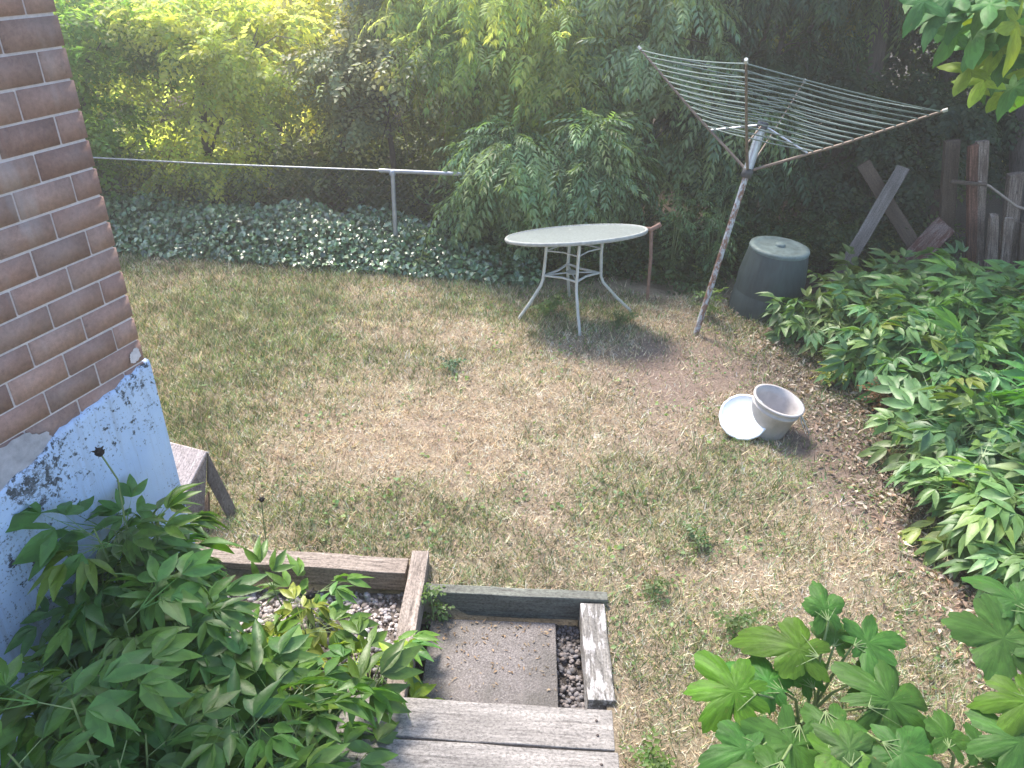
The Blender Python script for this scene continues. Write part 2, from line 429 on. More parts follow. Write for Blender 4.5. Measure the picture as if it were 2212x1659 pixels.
# ---- lawn blades
def blades(n, x, y, z, L, w, C, lean):
    a = rng.uniform(0, 2 * PI, n); ln = lean * rng.uniform(.5, 1.4, n)
    d = np.stack([np.cos(a) * np.sin(ln), np.sin(a) * np.sin(ln), np.cos(ln)], 1)
    t = rng.uniform(0, 2 * PI, n); s = np.stack([np.cos(t), np.sin(t), np.zeros(n)], 1) * (w / 2)[:, None]
    P = np.stack([x, y, z], 1)
    V = np.stack([P - s, P + s, P + d * L[:, None]], 1).reshape(-1, 3)
    F = np.arange(n * 3).reshape(-1, 3)
    return V, F, C
n = 620000
x = rng.uniform(-4.6, 2.75, n); y = rng.beta(1.0, 1.15, n) * 5.3 + 1.6
g, bare = lawn_fields(x, y)
wallside = (x - CX) * math.cos(math.radians(21)) - (y - CY) * math.sin(math.radians(21))     # >0: outside the side wall
ok = ~inbed(x, y) & ~inpit(x, y) & (rng.random(n) > bare * .82) & (rng.random(n) < .35 + 1.1 * vnoise(x, y, .09, 140)) & ((wallside > -.02) | (y > CY + .1 - .36 * (x - CX))) & (y < 6.30 - .10 * x) & ~((x > -.5) & (x < .49) & (y < 2.62)) & ~((x > -1.7) & (x < -.38) & (y < 2.82))
ok &= (x < 2.35 + .25 * rng.random(n) - .1 * (y < 3))
x, y, g, bare = x[ok], y[ok], g[ok], bare[ok]; n = len(x)
gf = np.clip(g * 2.0 - .62 + rng.normal(0, .16, n), 0, 1)
isg = rng.random(n) < gf * .75
fine = .7 + .6 * vnoise(x, y, .035, 61) 
C = np.where(isg[:, None], colvar((.20, .27, .12), n, .4, .2), colvar((.66, .53, .39), n, .40, .08))
pink = rng.random(n) < .2; C[pink] = colvar((.70, .51, .42), int(pink.sum()), .3, .05)
gry = rng.random(n) < .12; C[gry] = colvar((.46, .45, .38), int(gry.sum()), .3, .05)
C *= (fine * (.62 + .75 * fbm(x, y, .12, 150)) *  np.where(rng.random(n) < .22, 1.45, np.where(rng.random(n) < .22, .4, 1.)))[:, None]
L = rng.uniform(.02, .05, n) * (1 + .5 * isg + .5 * (vnoise(x, y, .12, 77) > .75)); w = rng.uniform(.0026, .0065, n) * (1 + (y - 2) * .12)
V, F, C = blades(n, x, y, gz(x, y) - .003, L, w, np.clip(C, 0.01, .8), np.where(isg, .7, 1.15))
tag(mesh_np('lawn_grass', V, F, GRASS, None, C), 'short dry straw coloured lawn with scattered green blades', 'grass', kind='stuff')

# coarser tufts and clover patches
n = 42000
x = rng.uniform(-4.6, 2.5, n); y = rng.beta(1.0, 1.2, n) * 5.2 + 1.7
g, bare = lawn_fields(x, y); k_ = fbm(x, y, .16, 90) * .6 + g * .5 + .1 * fbm(x, y, 1.1, 95)
wallside = (x - CX) * math.cos(math.radians(21)) - (y - CY) * math.sin(math.radians(21))
ok = (k_ > .58) & ((wallside > 0) | (y > CY + .15 - .36 * (x - CX))) & (y < 6.75) & (x < 2.45) & ~((x > -1.8) & (x < .5) & (y < 2.84)) & (rng.random(n) > bare * .5)
x, y, g = x[ok], y[ok], g[ok]; n = len(x); isg = rng.random(n) < np.clip(g * 1.6 - .3, .15, .85)
C = np.where(isg[:, None], colvar((.19, .28, .10), n, .4, .2), colvar((.74, .66, .48), n, .3, .08))
V, F, C = blades(n, x, y, gz(x, y) - .003, rng.uniform(.04, .095, n), rng.uniform(.004, .009, n), C, np.full(n, .75))
tag(mesh_np('grass_tufts', V, F, GRASS, None, C), 'longer coarse grass tufts spread through the dry lawn', 'grass', kind='stuff')
n = 9000
x = rng.uniform(-4.4, 2.4, n); y = rng.uniform(1.8, 6.5, n); g, bare = lawn_fields(x, y)
ok = (fbm(x, y, .3, 120) + .35 * g > .74) & (x > -1.4 - .5 * (y - 2.8)) & ~((x > -1.8) & (x < .5) & (y < 2.84)); x, y = x[ok], y[ok]; n = len(x)
P = np.stack([x, y, gz(x, y) + rng.uniform(.008, .03, n)], 1)
V, F, C = scatter([blade(.022, .017, 2, .1, .2, .5)], P, rng.normal(size=(n, 3)) * np.array([1, 1, .25]), rng.normal(size=(n, 3)) * .4 + np.array([0, 0, 1]), rng.uniform(.7, 1.5, n), colvar((.17, .27, .10), n, .35, .15))
tag(mesh_np('clover_patches', V, F, LEAF, None, C), 'small round leaved clover growing in patches in the lawn', 'ground cover', kind='stuff')

# ---- fallen leaves and litter along the bed edge
n = 6500
y = rng.uniform(2.0, 6.2, n); x = 2.36 - .06 * (y - 2.2) + rng.normal(0, .16, n) + .5 * (rng.random(n) < .35) * rng.random(n)
P = np.stack([x, y, gz(x, y) + rng.uniform(.002, .025, n)], 1)
D = norm(rng.normal(size=(n, 3)) * np.array([1, 1, .3])); U = rng.normal(size=(n, 3)) * .4 + np.array([0, 0, 1])
C = colvar((.27, .20, .165), n, .5, .12, (.56, .48, .40), .35)
V, F, C = scatter([diamond(.04, .022, .5), diamond(.055, .02, .3), diamond(.03, .012, .2)], P, D, U, rng.uniform(.5, 1.2, n), C)
tag(mesh_np('leaf_litter', V, F, GRASS, None, C), 'brown fallen leaves and mulch along the edge of the plant bed', 'leaf litter', kind='stuff')
#==HOUSE==
# ================================================================= HOUSE
house = empty('brick_house', (CX, CY, 0), 'brown brick house wall with peeling pale blue painted foundation', 'house')
WN = Vector((DN.y, -DN.x, 0))      # outward normal of the side wall
m, nt, b = newmat('brick_face'); a = N(nt, 'ShaderNodeAttribute', attribute_name='col')
f1 = noise(nt, coord(nt), 55, 6, .75); f2 = noise(nt, coord(nt), 6, 3)
c = mix(nt, 1, a.outputs['Color'], ramp(nt, f1, [(.3, (.75, .75, .75)), (.7, (1.2, 1.18, 1.15))]), 'MULTIPLY')
c = mix(nt, ramp(nt, f2, [(.45, (0, 0, 0)), (.8, (.3, .3, .3))]), c, (.40, .34, .33))
f3 = noise(nt, coord(nt), 17, 6, .8); c = mix(nt, ramp(nt, f3, [(.58, (0, 0, 0)), (.72, (.6, .6, .6))]), c, (.13, .085, .075))
f4 = noise(nt, coord(nt, (1, 1, .25)), 4, 4, .7); c = mix(nt, ramp(nt, f4, [(.56, (0, 0, 0)), (.7, (.45, .45, .45))]), c, (.46, .41, .40))
nt.links.new(c, b.inputs['Base Color']); b.inputs['Roughness'].default_value = .9; bump(nt, b, f1, .5, .004); BRICK = m
MORTAR = simple('mortar', (.66, .59, .58), .95, 0, .15, 60, .4)
def P3(s, dpt, z, wall=0):
    if wall == 0: v = Vector((CX, CY, 0)) - DN * s + WN * dpt
    else: v = Vector((CX, CY, 0)) - WN * s + DN * dpt
    return (v.x, v.y, z)
CO = .103; LB = .233; MJ = .011
bm = MB(); mb = MB()
for wall, SL in ((0, 4.6), (1, 5.0)):
    for k in range(-6, 19):
        z0 = 1.246 + k * CO; z1 = z0 + CO - MJ
        half = (k % 2 == 0) ^ (wall == 1)
        s = .0 if wall == 0 else .012
        first = True
        while s < SL:
            ln = (LB / 2 if half and first else LB) - MJ
            if first and random.random() < .0: ln *= .8
            base = random.choice([(.38, .235, .195), (.35, .22, .185), (.40, .25, .205), (.345, .225, .19), (.37, .24, .20), (.31, .19, .16)])
            k_ = random.uniform(.85, 1.12); bm.cur = tuple(q * k_ for q in base)
            dpt = random.uniform(-.0012, .0012); s1 = min(s + ln, SL)
            zz0 = z0 + random.uniform(-.001, .001); zz1 = z1 + random.uniform(-.001, .001)
            o_ = [P3(s, dpt, zz0, wall), P3(s1, dpt, zz0, wall), P3(s1, dpt, zz1, wall), P3(s, dpt, zz1, wall)]
            i_ = [P3(s, -.05, zz0, wall), P3(s1, -.05, zz0, wall), P3(s1, -.05, zz1, wall), P3(s, -.05, zz1, wall)]
            bm.add(o_ + i_, [(0, 1, 2, 3), (0, 4, 5, 1), (1, 5, 6, 2), (2, 6, 7, 3), (3, 7, 4, 0)])
            s += ln + MJ; first = False
br = bm.build('brick_wall', BRICK, house, usecol=True)
v = [P3(0.008, -.007, .2, 0), P3(4.6, -.007, .2, 0), P3(4.6, -.007, 3.16, 0), P3(.008, -.007, 3.16, 0)]
mb.add(v, [(0, 1, 2, 3)])
v = [P3(.008, -.009, .2, 1), P3(5., -.009, .2, 1), P3(5., -.009, 3.16, 1), P3(.008, -.009, 3.16, 1)]
mb.add(v, [(3, 2, 1, 0)])
mb.build('mortar_joints', MORTAR, br)
# foundation: ragged painted parging
m, nt, b = newmat('peeling_blue_white_paint')
ck = coord(nt)
paint = ramp(nt, noise(nt, ck, 3.5, 4), [(.3, (.41, .53, .75)), (.7, (.54, .65, .83))])
st = noise(nt, coord(nt, (6, 6, 1)), 7, 5, .7)
paint = mix(nt, ramp(nt, st, [(.55, (0, 0, 0)), (.75, (.5, .5, .5))]), paint, (.50, .55, .68))
big = noise(nt, ck, 2.1, 3, .5); sm = noise(nt, ck, 26, 6, .75); sm2 = noise(nt, ck, 70, 3, .6)
mm = N(nt, 'ShaderNodeMath', operation='MULTIPLY_ADD'); nt.links.new(big, mm.inputs[0]); mm.inputs[1].default_value = .62; nt.links.new(sm, mm.inputs[2])
chip = ramp(nt, mm.outputs[0], [(.915, (0, 0, 0)), (.93, (1, 1, 1))])
mm2 = N(nt, 'ShaderNodeMath', operation='MULTIPLY_ADD'); nt.links.new(big, mm2.inputs[0]); mm2.inputs[1].default_value = .45; nt.links.new(sm2, mm2.inputs[2])
spk = ramp(nt, mm2.outputs[0], [(.83, (0, 0, 0)), (.86, (.7, .7, .7))])
run = noise(nt, coord(nt, (14, 14, .8)), 2.2, 5, .7); paint = mix(nt, ramp(nt, run, [(.5, (0, 0, 0)), (.68, (.55, .55, .55))]), paint, (.33, .37, .44))
c = mix(nt, chip, paint, (.06, .07, .085)); c = mix(nt, spk, c, (.16, .18, .22))
nt.links.new(c, b.inputs['Base Color']); b.inputs['Roughness'].default_value = .7
inv = N(nt, 'ShaderNodeMath', operation='SUBTRACT'); inv.inputs[0].default_value = 1; nt.links.new(chip, inv.inputs[1]); bump(nt, b, inv.outputs[0], .6, .004)
FOUND = m
def slabwall(topf, s0, s1, d0, zb, wall, n=150):
    mbb = MB(); vs = []; fs = []
    for i in range(n + 1):
        s = s0 + (s1 - s0) * i / n; zt = topf(s)
        for z, dd in ((zb, d0), (zt - .03, d0), (zt, d0 - .004), (zt, -.02)):
            vs.append(P3(s, dd, z, wall))
    for i in range(n):
        for j in range(3): fs.append((i * 4 + j, i * 4 + 4 + j, i * 4 + 5 + j, i * 4 + 1 + j))
    vs2 = len(vs)
    mbb.add(vs, fs)
    q = [P3(s0, d0, zb, wall), P3(s0, d0, topf(s0) - .03, wall), P3(s0, -.02, topf(s0), wall), P3(s0, -.02, zb, wall)]
    mbb.add(q, [(0, 1, 2, 3)])
    return mbb
def ftop(s):
    z = 1.135 - .16 * s if s < .45 else 1.063 - .33 * (s - .45) if s < .75 else .965 - .06 * (s - .75)
    return z + .014 * (float(vnoise(s, 0, .05, 2)) - .5) + .02 * (float(vnoise(s, 0, .013, 5)) - .5)
fo = slabwall(ftop, -.014, 4.6, .014, -.4, 0); fo.build('foundation', FOUND, house)
slabwall(lambda s: .92 + .01 * (float(vnoise(s, 3, .03, 2)) - .5), .0, 5.0, .012, -.4, 1).build('foundation', FOUND, house)
# grey mortar smears on the lowest bricks
SMEAR = simple('grey_parging', (.40, .38, .41), .95, 0, .35, 16, .6)
def patch(cs, cz, rs, rz, name='mortar_patch', mat=SMEAR, d=.006, n=44, sd=1):
    p = MB(); vs = [P3(cs, d + .003, cz)]
    for k in range(n):
        a_ = 2 * PI * k / n; r_ = .75 + .5 * float(vnoise(math.cos(a_) * 1.5 + sd * 9, math.sin(a_) * 1.5, .55, sd)) + .25 * (float(vnoise(a_ * 3, sd, .3, 4)) - .5)
        vs.append(P3(cs + rs * r_ * math.cos(a_), d, cz + rz * r_ * math.sin(a_)))
    vs += [P3(cs + (Vector((0, 0, 0))).x, -.01, cz)]
    p.add(vs[:-1], [(0, 1 + k, 1 + (k + 1) % n) for k in range(n)])
    p.build(name, mat, house)
patch(.66, 1.06, .17, .075, sd=1); patch(.85, 1.01, .2, .09, sd=3); patch(.045, 1.185, .03, .03, mat=simple('pale_mortar', (.62, .56, .57), .9), sd=2)
# roof above the picture
rf = MB(); cc = (Vector(P3(-.35, .35, 3.2)), Vector(P3(4.6, .35, 3.2)), Vector(P3(4.6, -5, 3.2)), Vector(P3(-.35, -5, 3.2)))
pk0 = Vector(P3(-.35, -2.5, 4.2)); pk1 = Vector(P3(4.6, -2.5, 4.2))
lo = [c_ - Vector((0, 0, .06)) for c_ in cc]
rf.add(list(cc) + [pk0, pk1] + lo, [(0, 1, 5, 4), (3, 4, 5, 2), (0, 4, 3), (1, 2, 5), (9, 8, 7, 6), (0, 6, 7, 1), (2, 8, 9, 3), (0, 3, 9, 6)])
rf.build('roof', simple('roof_shingle', (.12, .11, .10), .95), house)

# ================================================================= TIMBERS, STEP, PAVER, GRAVEL
t = board('garden_timber', (-1.60, 2.765, -.02), (-1.16, 2.757, -.02), .105, .12, W_TIMBER)
tag(t, 'short grey edging timber at the house corner, its left end by the bench', 'timber', 'edging timbers around the plant bed and pit')
t = board('garden_timber', (-1.150, 2.757, -.018), (-.485, 2.735, -.018), .105, .12, W_TIMBER)
tag(t, 'long weathered edging timber behind the peony bed, ending at the cross timber', 'timber', 'edging timbers around the plant bed and pit')
t = board('garden_timber', (-.425, 2.80, 0.01), (-.43, 1.62, .01), .085, .15, W_TIMBER)
tag(t, 'weathered timber running toward the wooden step between gravel bed and paver', 'timber', 'edging timbers around the plant bed and pit')
W_MOSS = wood('mossy_dark_wood', (.20, .21, .18), (.13, .13, .115))
t = board('garden_timber', (-.375, 2.60, -.035), (.50, 2.59, -.035), .055, .15, W_MOSS)
tag(t, 'dark mossy board along the back of the paver pit', 'timber', 'edging timbers around the plant bed and pit')
t = board('garden_timber', (.425, 2.555, -.03), (.43, 2.03, -.035), .115, .11, wood('grey_peeling_timber', (.27, .25, .23), (.16, .15, .14), worn=(.42, .40, .40)))
tag(t, 'grey timber with peeling white paint to the right of the paver', 'timber', 'edging timbers around the plant bed and pit')
m, nt, b = newmat('exposed_aggregate')
v1 = N(nt, 'ShaderNodeTexVoronoi'); v1.inputs['Scale'].default_value = 130; nt.links.new(coord(nt), v1.inputs['Vector'])
n1 = noise(nt, coord(nt), 5, 4); n2 = noise(nt, coord(nt), 110, 4, .8)
c = ramp(nt, n2, [(.3, (.07, .062, .06)), (.5, (.17, .15, .145)), (.72, (.34, .31, .30))])
c = mix(nt, ramp(nt, n1, [(.4, (0, 0, 0)), (.6, (.6, .6, .6))]), c, (.08, .075, .065)); c = mix(nt, ramp(nt, noise(nt, coord(nt), 14, 4, .7), [(.55, (0, 0, 0)), (.7, (.5, .5, .5))]), c, (.20, .18, .17))
nt.links.new(c, b.inputs['Base Color']); b.inputs['Roughness'].default_value = .9; bump(nt, b, v1.outputs['Distance'], .8, .004)
pv = MB(); pv.box((-.045, 2.06, PIT_Z + .015), (.60, .92, .05)); pv = pv.build('concrete_paver', m, None, bevel=.006)
tag(pv, 'square concrete paver sunk in the pit below the wooden step', 'paver')
# wooden step
st = empty('wooden_step', (.0, 1.75, 0), 'weathered grey wooden step made of two wide planks', 'step')
board('tread_board', (-.60, 1.785, .205), (.432, 1.758, .205), .166, .036, W_DECK, st)
board('tread_board', (-.60, 1.610, .207), (.438, 1.583, .207), .166, .036, W_DECK, st)
for nx_, ny_ in ((.37, 1.73), (.37, 1.79), (.375, 1.555), (.375, 1.615), (-.5, 1.76), (-.5, 1.82), (-.5, 1.60), (-.5, 1.66)):
    p = MB(); p.lathe([(.0055, .2225), (.0055, .2265), (.003, .228), (0, .228)], 10, Matrix.Translation((nx_, ny_, .0)), False, False); p.build('nail', simple('rusty_nail', (.06, .045, .04), .7), st, True)
for sx in (-.48, .34):
    board('stringer', (sx, 1.80, .09), (sx, 1.0, .09), .19, .04, W_BROWN, st, up=(1, 0, 0))
board('riser', (-.55, 1.745, .10), (.40, 1.722, .10), .15, .02, W_BROWN, st, up=(0, 1, 0))
# gravel
def stones(n, x, y, z, s0, s1):
    ico = np.array([[0, 0, 1], [.89, 0, .45], [.28, .85, .45], [-.72, .53, .45], [-.72, -.53, .45], [.28, -.85, .45], [.72, .53, -.45], [-.28, .85, -.45], [-.89, 0, -.45], [-.28, -.85, -.45], [.72, -.53, -.45], [0, 0, -1]])
    F = np.array([[0, 1, 2], [0, 2, 3], [0, 3, 4], [0, 4, 5], [0, 5, 1], [1, 6, 2], [2, 7, 3], [3, 8, 4], [4, 9, 5], [5, 10, 1], [6, 7, 2], [7, 8, 3], [8, 9, 4], [9, 10, 5], [10, 6, 1], [11, 7, 6], [11, 8, 7], [11, 9, 8], [11, 10, 9], [11, 6, 10]])
    R = frames(rng.normal(size=(n, 3)), rng.normal(size=(n, 3)))
    R = R * rng.uniform(.6, 1.2, (n, 1, 3)); R[:, 2, :] *= .65
    V, FF = instance(ico, F, R, np.stack([x, y, z], 1), rng.uniform(s0, s1, n))
    C = np.repeat(colvar((.46, .41, .41), n, .4, .06, (.2, .17, .16), .2), len(F), axis=0)
    return V, FF, C
n = 12000; x = rng.uniform(-1.9, -.48, n); y = rng.uniform(.6, 2.69, n)
keep = ((x - CX) * math.cos(math.radians(21)) - (y - CY) * math.sin(math.radians(21))) > .03
x, y = x[keep], y[keep]; n = len(x)
V, F, C = stones(n, x, y, BED_Z + rng.uniform(-.004, .012, n), .006, .02)
tag(mesh_np('gravel', V, F, PLAIN, None, C), 'pale gravel in the bed beneath the peony', 'gravel', kind='stuff')
n = 700; x = rng.uniform(.25, .37, n); y = rng.uniform(1.7, 2.55, n)
V, F, C = stones(n, x, y, PIT_Z + rng.uniform(-.03, -.01, n), .006, .017)
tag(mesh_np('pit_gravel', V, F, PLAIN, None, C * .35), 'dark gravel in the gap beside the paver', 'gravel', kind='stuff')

# ================================================================= BENCH AT THE CORNER
be = empty('wooden_bench', (-1.62, 3.05, 0), 'low pale wooden A-frame bench behind the house corner', 'bench')
#==BENCH==
def quadprism(name, q, thick, mat, parent):
    """a board given by its four outer corners (world), extruded backwards"""
    q = [Vector(k) for k in q]; nrm = (q[1] - q[0]).cross(q[3] - q[0]).normalized() * thick
    X = (q[1] - q[0]).normalized(); Z = nrm.normalized(); Y = Z.cross(X)
    R3 = Matrix((X, Y, Z)).transposed()
    vs = [R3.transposed() @ (k - q[0]) for k in q] + [R3.transposed() @ (k - nrm - q[0]) for k in q]
    me = bpy.data.meshes.new(name); me.from_pydata(vs, [], [(0, 1, 2, 3), (7, 6, 5, 4), (0, 4, 5, 1), (1, 5, 6, 2), (2, 6, 7, 3), (3, 7, 4, 0)])
    me.materials.append(mat); o = bpy.data.objects.new(name, me); col.objects.link(o); o.parent = parent
    Mw = R3.to_4x4(); Mw.translation = q[0] - Vector(parent.location); o.matrix_basis = Mw
    m_ = o.modifiers.new('bevel', 'BEVEL'); m_.width = .004; m_.segments = 2
    return o
W_BENCH = wood('bench_end_board', (.20, .165, .14), (.13, .105, .09))
def WP_(x, y, Y):
    d = fw * 1640 + RR * (x - 1106) - UU * (y - 829.5); return Vector(np.array([0, 0, H]) + d * Y / d[1])
apex = WP_(447, 975, 3.18)          # about 0.30 high
lw = WP_(386, 1095, 2.98); bk = WP_(445, 962, 3.26); wl = apex + Vector((-.42, .12, .01)); wl2 = lw + Vector((-.40, .14, .02))
quadprism('seat', [lw, apex, wl, wl2], .028, W_PALE, be)
g0 = WP_(402, 1175, 2.93); g0.z = 0.0
quadprism('end_board', [lw + Vector((.004, -.004, -.004)), g0, WP_(442, 1105, 3.0), apex + Vector((.004, -.004, -.004))], .025, W_BENCH, be)
f1 = WP_(492, 1122, 3.06); f2 = WP_(513, 1106, 3.12)
quadprism('leg', [apex + Vector((.006, -.008, -.004)), WP_(447, 1040, 3.12), f1, f2], .03, W_BENCH, be)
g1 = WP_(430, 1165, 2.94); g1.z = 0; g2 = WP_(452, 1160, 2.96); g2.z = 0
quadprism('leg', [WP_(449, 1060, 3.16), WP_(425, 1110, 3.06), g1, g2], .02, W_BROWN, be)
quadprism('leg', [wl + Vector((.04, .0, -.04)), wl + Vector((.04, -.06, -.3)), wl + Vector((.12, -.06, -.3)), wl + Vector((.11, .0, -.04))], .02, W_BROWN, be)

# ================================================================= PATIO TABLE
tb = empty('patio_table', (.45, 5.66, 0), 'round white patio table with frosted glass top, standing tilted at the back of the lawn', 'table')
WHITE = simple('white_painted_metal', (.5, .52, .5), .45, 0, .22, 22, .15)
m, nt, b = newmat('frosted_glass_top')
c = ramp(nt, noise(nt, coord(nt), 60, 5, .8), [(.35, (.16, .18, .18)), (.55, (.27, .30, .30)), (.8, (.44, .47, .47))])
nt.links.new(c, b.inputs['Base Color']); b.inputs['Roughness'].default_value = .3; bump(nt, b, noise(nt, coord(nt), 90, 2), .25, .003); GL = m
Mt = Matrix.Translation((.452, 5.68, .715)) @ Matrix.Rotation(math.radians(-6.5), 4, 'Y') @ Matrix.Rotation(math.radians(-9), 4, 'X') @ Matrix.Diagonal((1, .60, 1, 1))
p = MB(); p.lathe([(.535, -.004), (.54, .004)], 64, Mt); p.build('tabletop', GL, tb, True)
p = MB(); p.lathe([(.541, -.022), (.556, -.018), (.560, 0), (.554, .009), (.541, .009), (.541, -.022)], 64, Mt, False, False); p.build('rim', simple('weathered_rim', (.34, .36, .35), .6, 0, .3, 30), tb, True)
cxs, cys = .452, 5.70
feet = [(.032, 5.586), (.522, 5.345), (.985, 5.80), (.47, 6.06)]
posts = [(.225, 5.60), (.472, 5.50), (.665, 5.70), (.42, 5.86)]
for (fx_, fy_), (px_, py_) in zip(feet, posts):
    tz = .69 + .11 * (px_ - .452)
    p = MB(); p.tube([(px_ * 1.0, py_, tz), (px_ + (fx_ - px_) * .01, py_, .55), (px_ + (fx_ - px_) * .06, py_ + (fy_ - py_) * .04, .36), (px_ + (fx_ - px_) * .13, py_ + (fy_ - py_) * .12, .305),
                      (px_ + (fx_ - px_) * .55, py_ + (fy_ - py_) * .55, .15), (px_ + (fx_ - px_) * .93, py_ + (fy_ - py_) * .93, .03), (fx_, fy_, .0)], .0125, 8); p.build('leg', WHITE, tb, True)
for zz, rr in ((.60, .006), (.39, .010)):
    for i in range(4):
        a_ = posts[i]; c_ = posts[(i + 1) % 4]
        mid = ((a_[0] + c_[0]) / 2 + (cxs - (a_[0] + c_[0]) / 2) * .15, (a_[1] + c_[1]) / 2 + (cys - (a_[1] + c_[1]) / 2) * .15)
        p = MB(); p.tube([(a_[0], a_[1], zz), (mid[0], mid[1], zz), (c_[0], c_[1], zz)], rr, 7); p.build('brace', WHITE, tb, True)
p = MB(); p.lathe([(.045, .395), (.045, .402)], 20, Matrix.Translation((cxs - .01, cys - .03, 0))); p.build('umbrella_ring', WHITE, tb)
for a_ in posts:
    p = MB(); p.tube([(a_[0], a_[1], .395), (cxs - .01, cys - .03, .398)], .006, 6); p.build('spoke', WHITE, tb)

# ================================================================= ROTARY CLOTHESLINE
base = Vector((1.461, 5.447, 0)); hub = Vector((1.668, 5.61, 1.273)); top = Vector((1.722, 5.65, 1.60))
tips = [Vector(q) for q in ((.86, 6.22, 2.0), (1.285, 4.77, 2.14), (2.735, 5.18, 1.835), (2.29, 6.63, 1.75))]
dr = empty('rotary_clothesline', base, 'leaning rusty rotary clothes dryer with strings stretched over four arms', 'clothes dryer')
m, nt, b = newmat('rusty_galvanised')
f = noise(nt, coord(nt, (4, 4, 2.2)), 5, 6, .75)
nt.links.new(ramp(nt, f, [(.36, (.55, .58, .62)), (.47, (.40, .42, .45)), (.53, (.24, .13, .09)), (.7, (.15, .08, .06))]), b.inputs['Base Color'])
b.inputs['Roughness'].default_value = .6; b.inputs['Metallic'].default_value = .3; RUSTY = m
ARMM = simple('brown_tube', (.22, .17, .14), .55, .3, .4, 25, .2)
GREYM = simple('galvanised_tube', (.5, .54, .6), .4, .6, .25, 20, .1)
CORD = simple('grey_green_cord', (.15, .19, .18), .8, 0, .3, 40, 0)
axd = (hub - base).normalized()
p = MB(); p.tube([base - axd * .1, base + axd * .6, hub], [.024, .022, .022], 14); p.build('lower_pole', RUSTY, dr, True)
p = MB(); p.tube([hub - axd * .02, hub + axd * .1, top], [.032, .034, .034], 14); p.build('upper_tube', GREYM, dr, True)
p = MB(); p.tube([hub - axd * .045, hub - axd * .04, hub + axd * .02, hub + axd * .025], [.03, .04, .04, .03], 14); p.build('hub', simple('dark_hub', (.06, .06, .065), .5), dr, True)
p = MB(); p.tube([top - axd * .03, top - axd * .025, top + axd * .02], [.03, .042, .038], 14); p.build('top_collar', simple('dark_hub_top', (.08, .09, .12), .5), dr, True)
for i, tp in enumerate(tips):
    d_ = (tp - hub); sagv = Vector((0, 0, .0))
    p = MB(); q0 = hub + d_ * .02; q1 = hub.lerp(tp, .5) + Vector((0, 0, -.015)); p.tube([q0, q1, tp], [.011, .010, .008] if i < 3 else [.006, .006, .005], 8); arm = p.build('arm', ARMM, dr, True)
    p = MB(); p.tube([tp - d_ * .012, tp + d_ * .012], .012, 8); p.build('end_cap', simple('white_cap', (.5, .5, .46), .5), arm)
    p = MB(); p.tube([top, hub + d_ * (.33 if i != 1 else .3)], .008 if i != 3 else .004, 6); p.build('strut', ARMM if i % 2 else GREYM, dr, True)
NC = 13
for k in range(NC):
    t_ = .36 + .62 * k / (NC - 1); p = MB()
    for i in range(4):
        a_ = hub.lerp(tips[i], t_); c_ = hub.lerp(tips[(i + 1) % 4], t_); L_ = (c_ - a_).length; sg = random.uniform(.006, .018) * L_
        p.tube([a_.lerp(c_, j / 8) - Vector((0, 0, sg * 4 * (j / 8) * (1 - j / 8))) for j in range(9)], .0048, 5, False)
    p.build('cord', CORD, dr, True)

# ================================================================= COMPOST BIN
bn = empty('compost_bin', (2.14, 5.97, 0), 'dark grey green plastic compost bin, tapered, beside the clothesline pole', 'bin')
PL = simple('grey_green_plastic', (.05, .068, .072), .5, 0, .3, 7, .1, (6, 6, 1))
Mb = Matrix.Translation((2.14, 5.97, 0)) @ Matrix.Rotation(math.radians(2), 4, 'Y')
rib = lambda a, z: 1 + .006 * (math.sin(a * 28) > .3)
p = MB(); p.lathe([(.292, -.02), (.289, .05), (.280, .17), (.276, .18), (.276, .185), (.275, .32), (.255, .44), (.24, .53), (.235, .55)], 84, Mb, True, False, rib); p.build('body', PL, bn, True)
LIDM = simple('toplit_lid', (.13, .17, .17), .6, 0, .5, 14, .2)  # lid paler than the body, light from above put into its colour
p = MB(); p.lathe([(.240, .542), (.244, .558), (.240, .574), (.205, .580), (.19, .572), (.155, .570), (.11, .576), (.05, .578), (.0, .578)], 48, Mb, False, False); p.build('lid', LIDM, bn, True)
p = MB(); p.lathe([(.04, .572), (.04, .594), (.03, .60), (0, .601)], 20, Mb, False, False); p.build('knob', LIDM, bn, True)
# ================================================================= PAIL AND LID
pl = empty('white_pail', (1.715, 4.12, 0), 'off-white open plastic pail standing tilted on the dry grass', 'pail')
WP = simple('offwhite_plastic', (.45, .42, .41), .5, 0, .25, 9, .08)
Mp = Matrix.Translation((1.665, 4.14, -.01)) @ Matrix.Rotation(math.radians(11), 4, 'Y') @ Matrix.Rotation(math.radians(4), 4, 'X')
p = MB(); p.lathe([(.128, 0.0), (.132, .015), (.148, .19), (.156, .193), (.156, .203), (.150, .205), (.152, .235), (.168, .237), (.168, .25), (.152, .25), (.145, .19), (.118, .02), (.0, .018)], 48, Mp, True, False); p.build('body', WP, pl, True)
p = MB(); h0 = Mp @ Vector((.16, -.06, .20)); h1 = Mp @ Vector((.16, .08, .20))
p.tube([h0, h0 + Vector((.05, -.05, -.09)), h0 + Vector((.07, -.02, -.16)), h1 + Vector((.07, .0, -.15)), h1 + Vector((.04, 0, -.06)), h1], .004, 6); p.build('handle', simple('wire', (.55, .55, .55), .4, .6), pl, True)
lid_n = Vector((-.22, -.62, .75)).normalized()
Z = lid_n; X = Z.cross(Vector((0, 0, 1))).normalized(); Y = Z.cross(X); Rl = Matrix((X, Y, Z)).transposed().to_4x4(); Rl.translation = (1.50, 4.09, .115)
WL = simple('white_lid_plastic', (.85, .87, .9), .45, 0, .06, 6, .05)
ld = empty('pail_lid', (1.50, 4.05, 0), 'round white plastic lid leaning against the pail', 'lid')
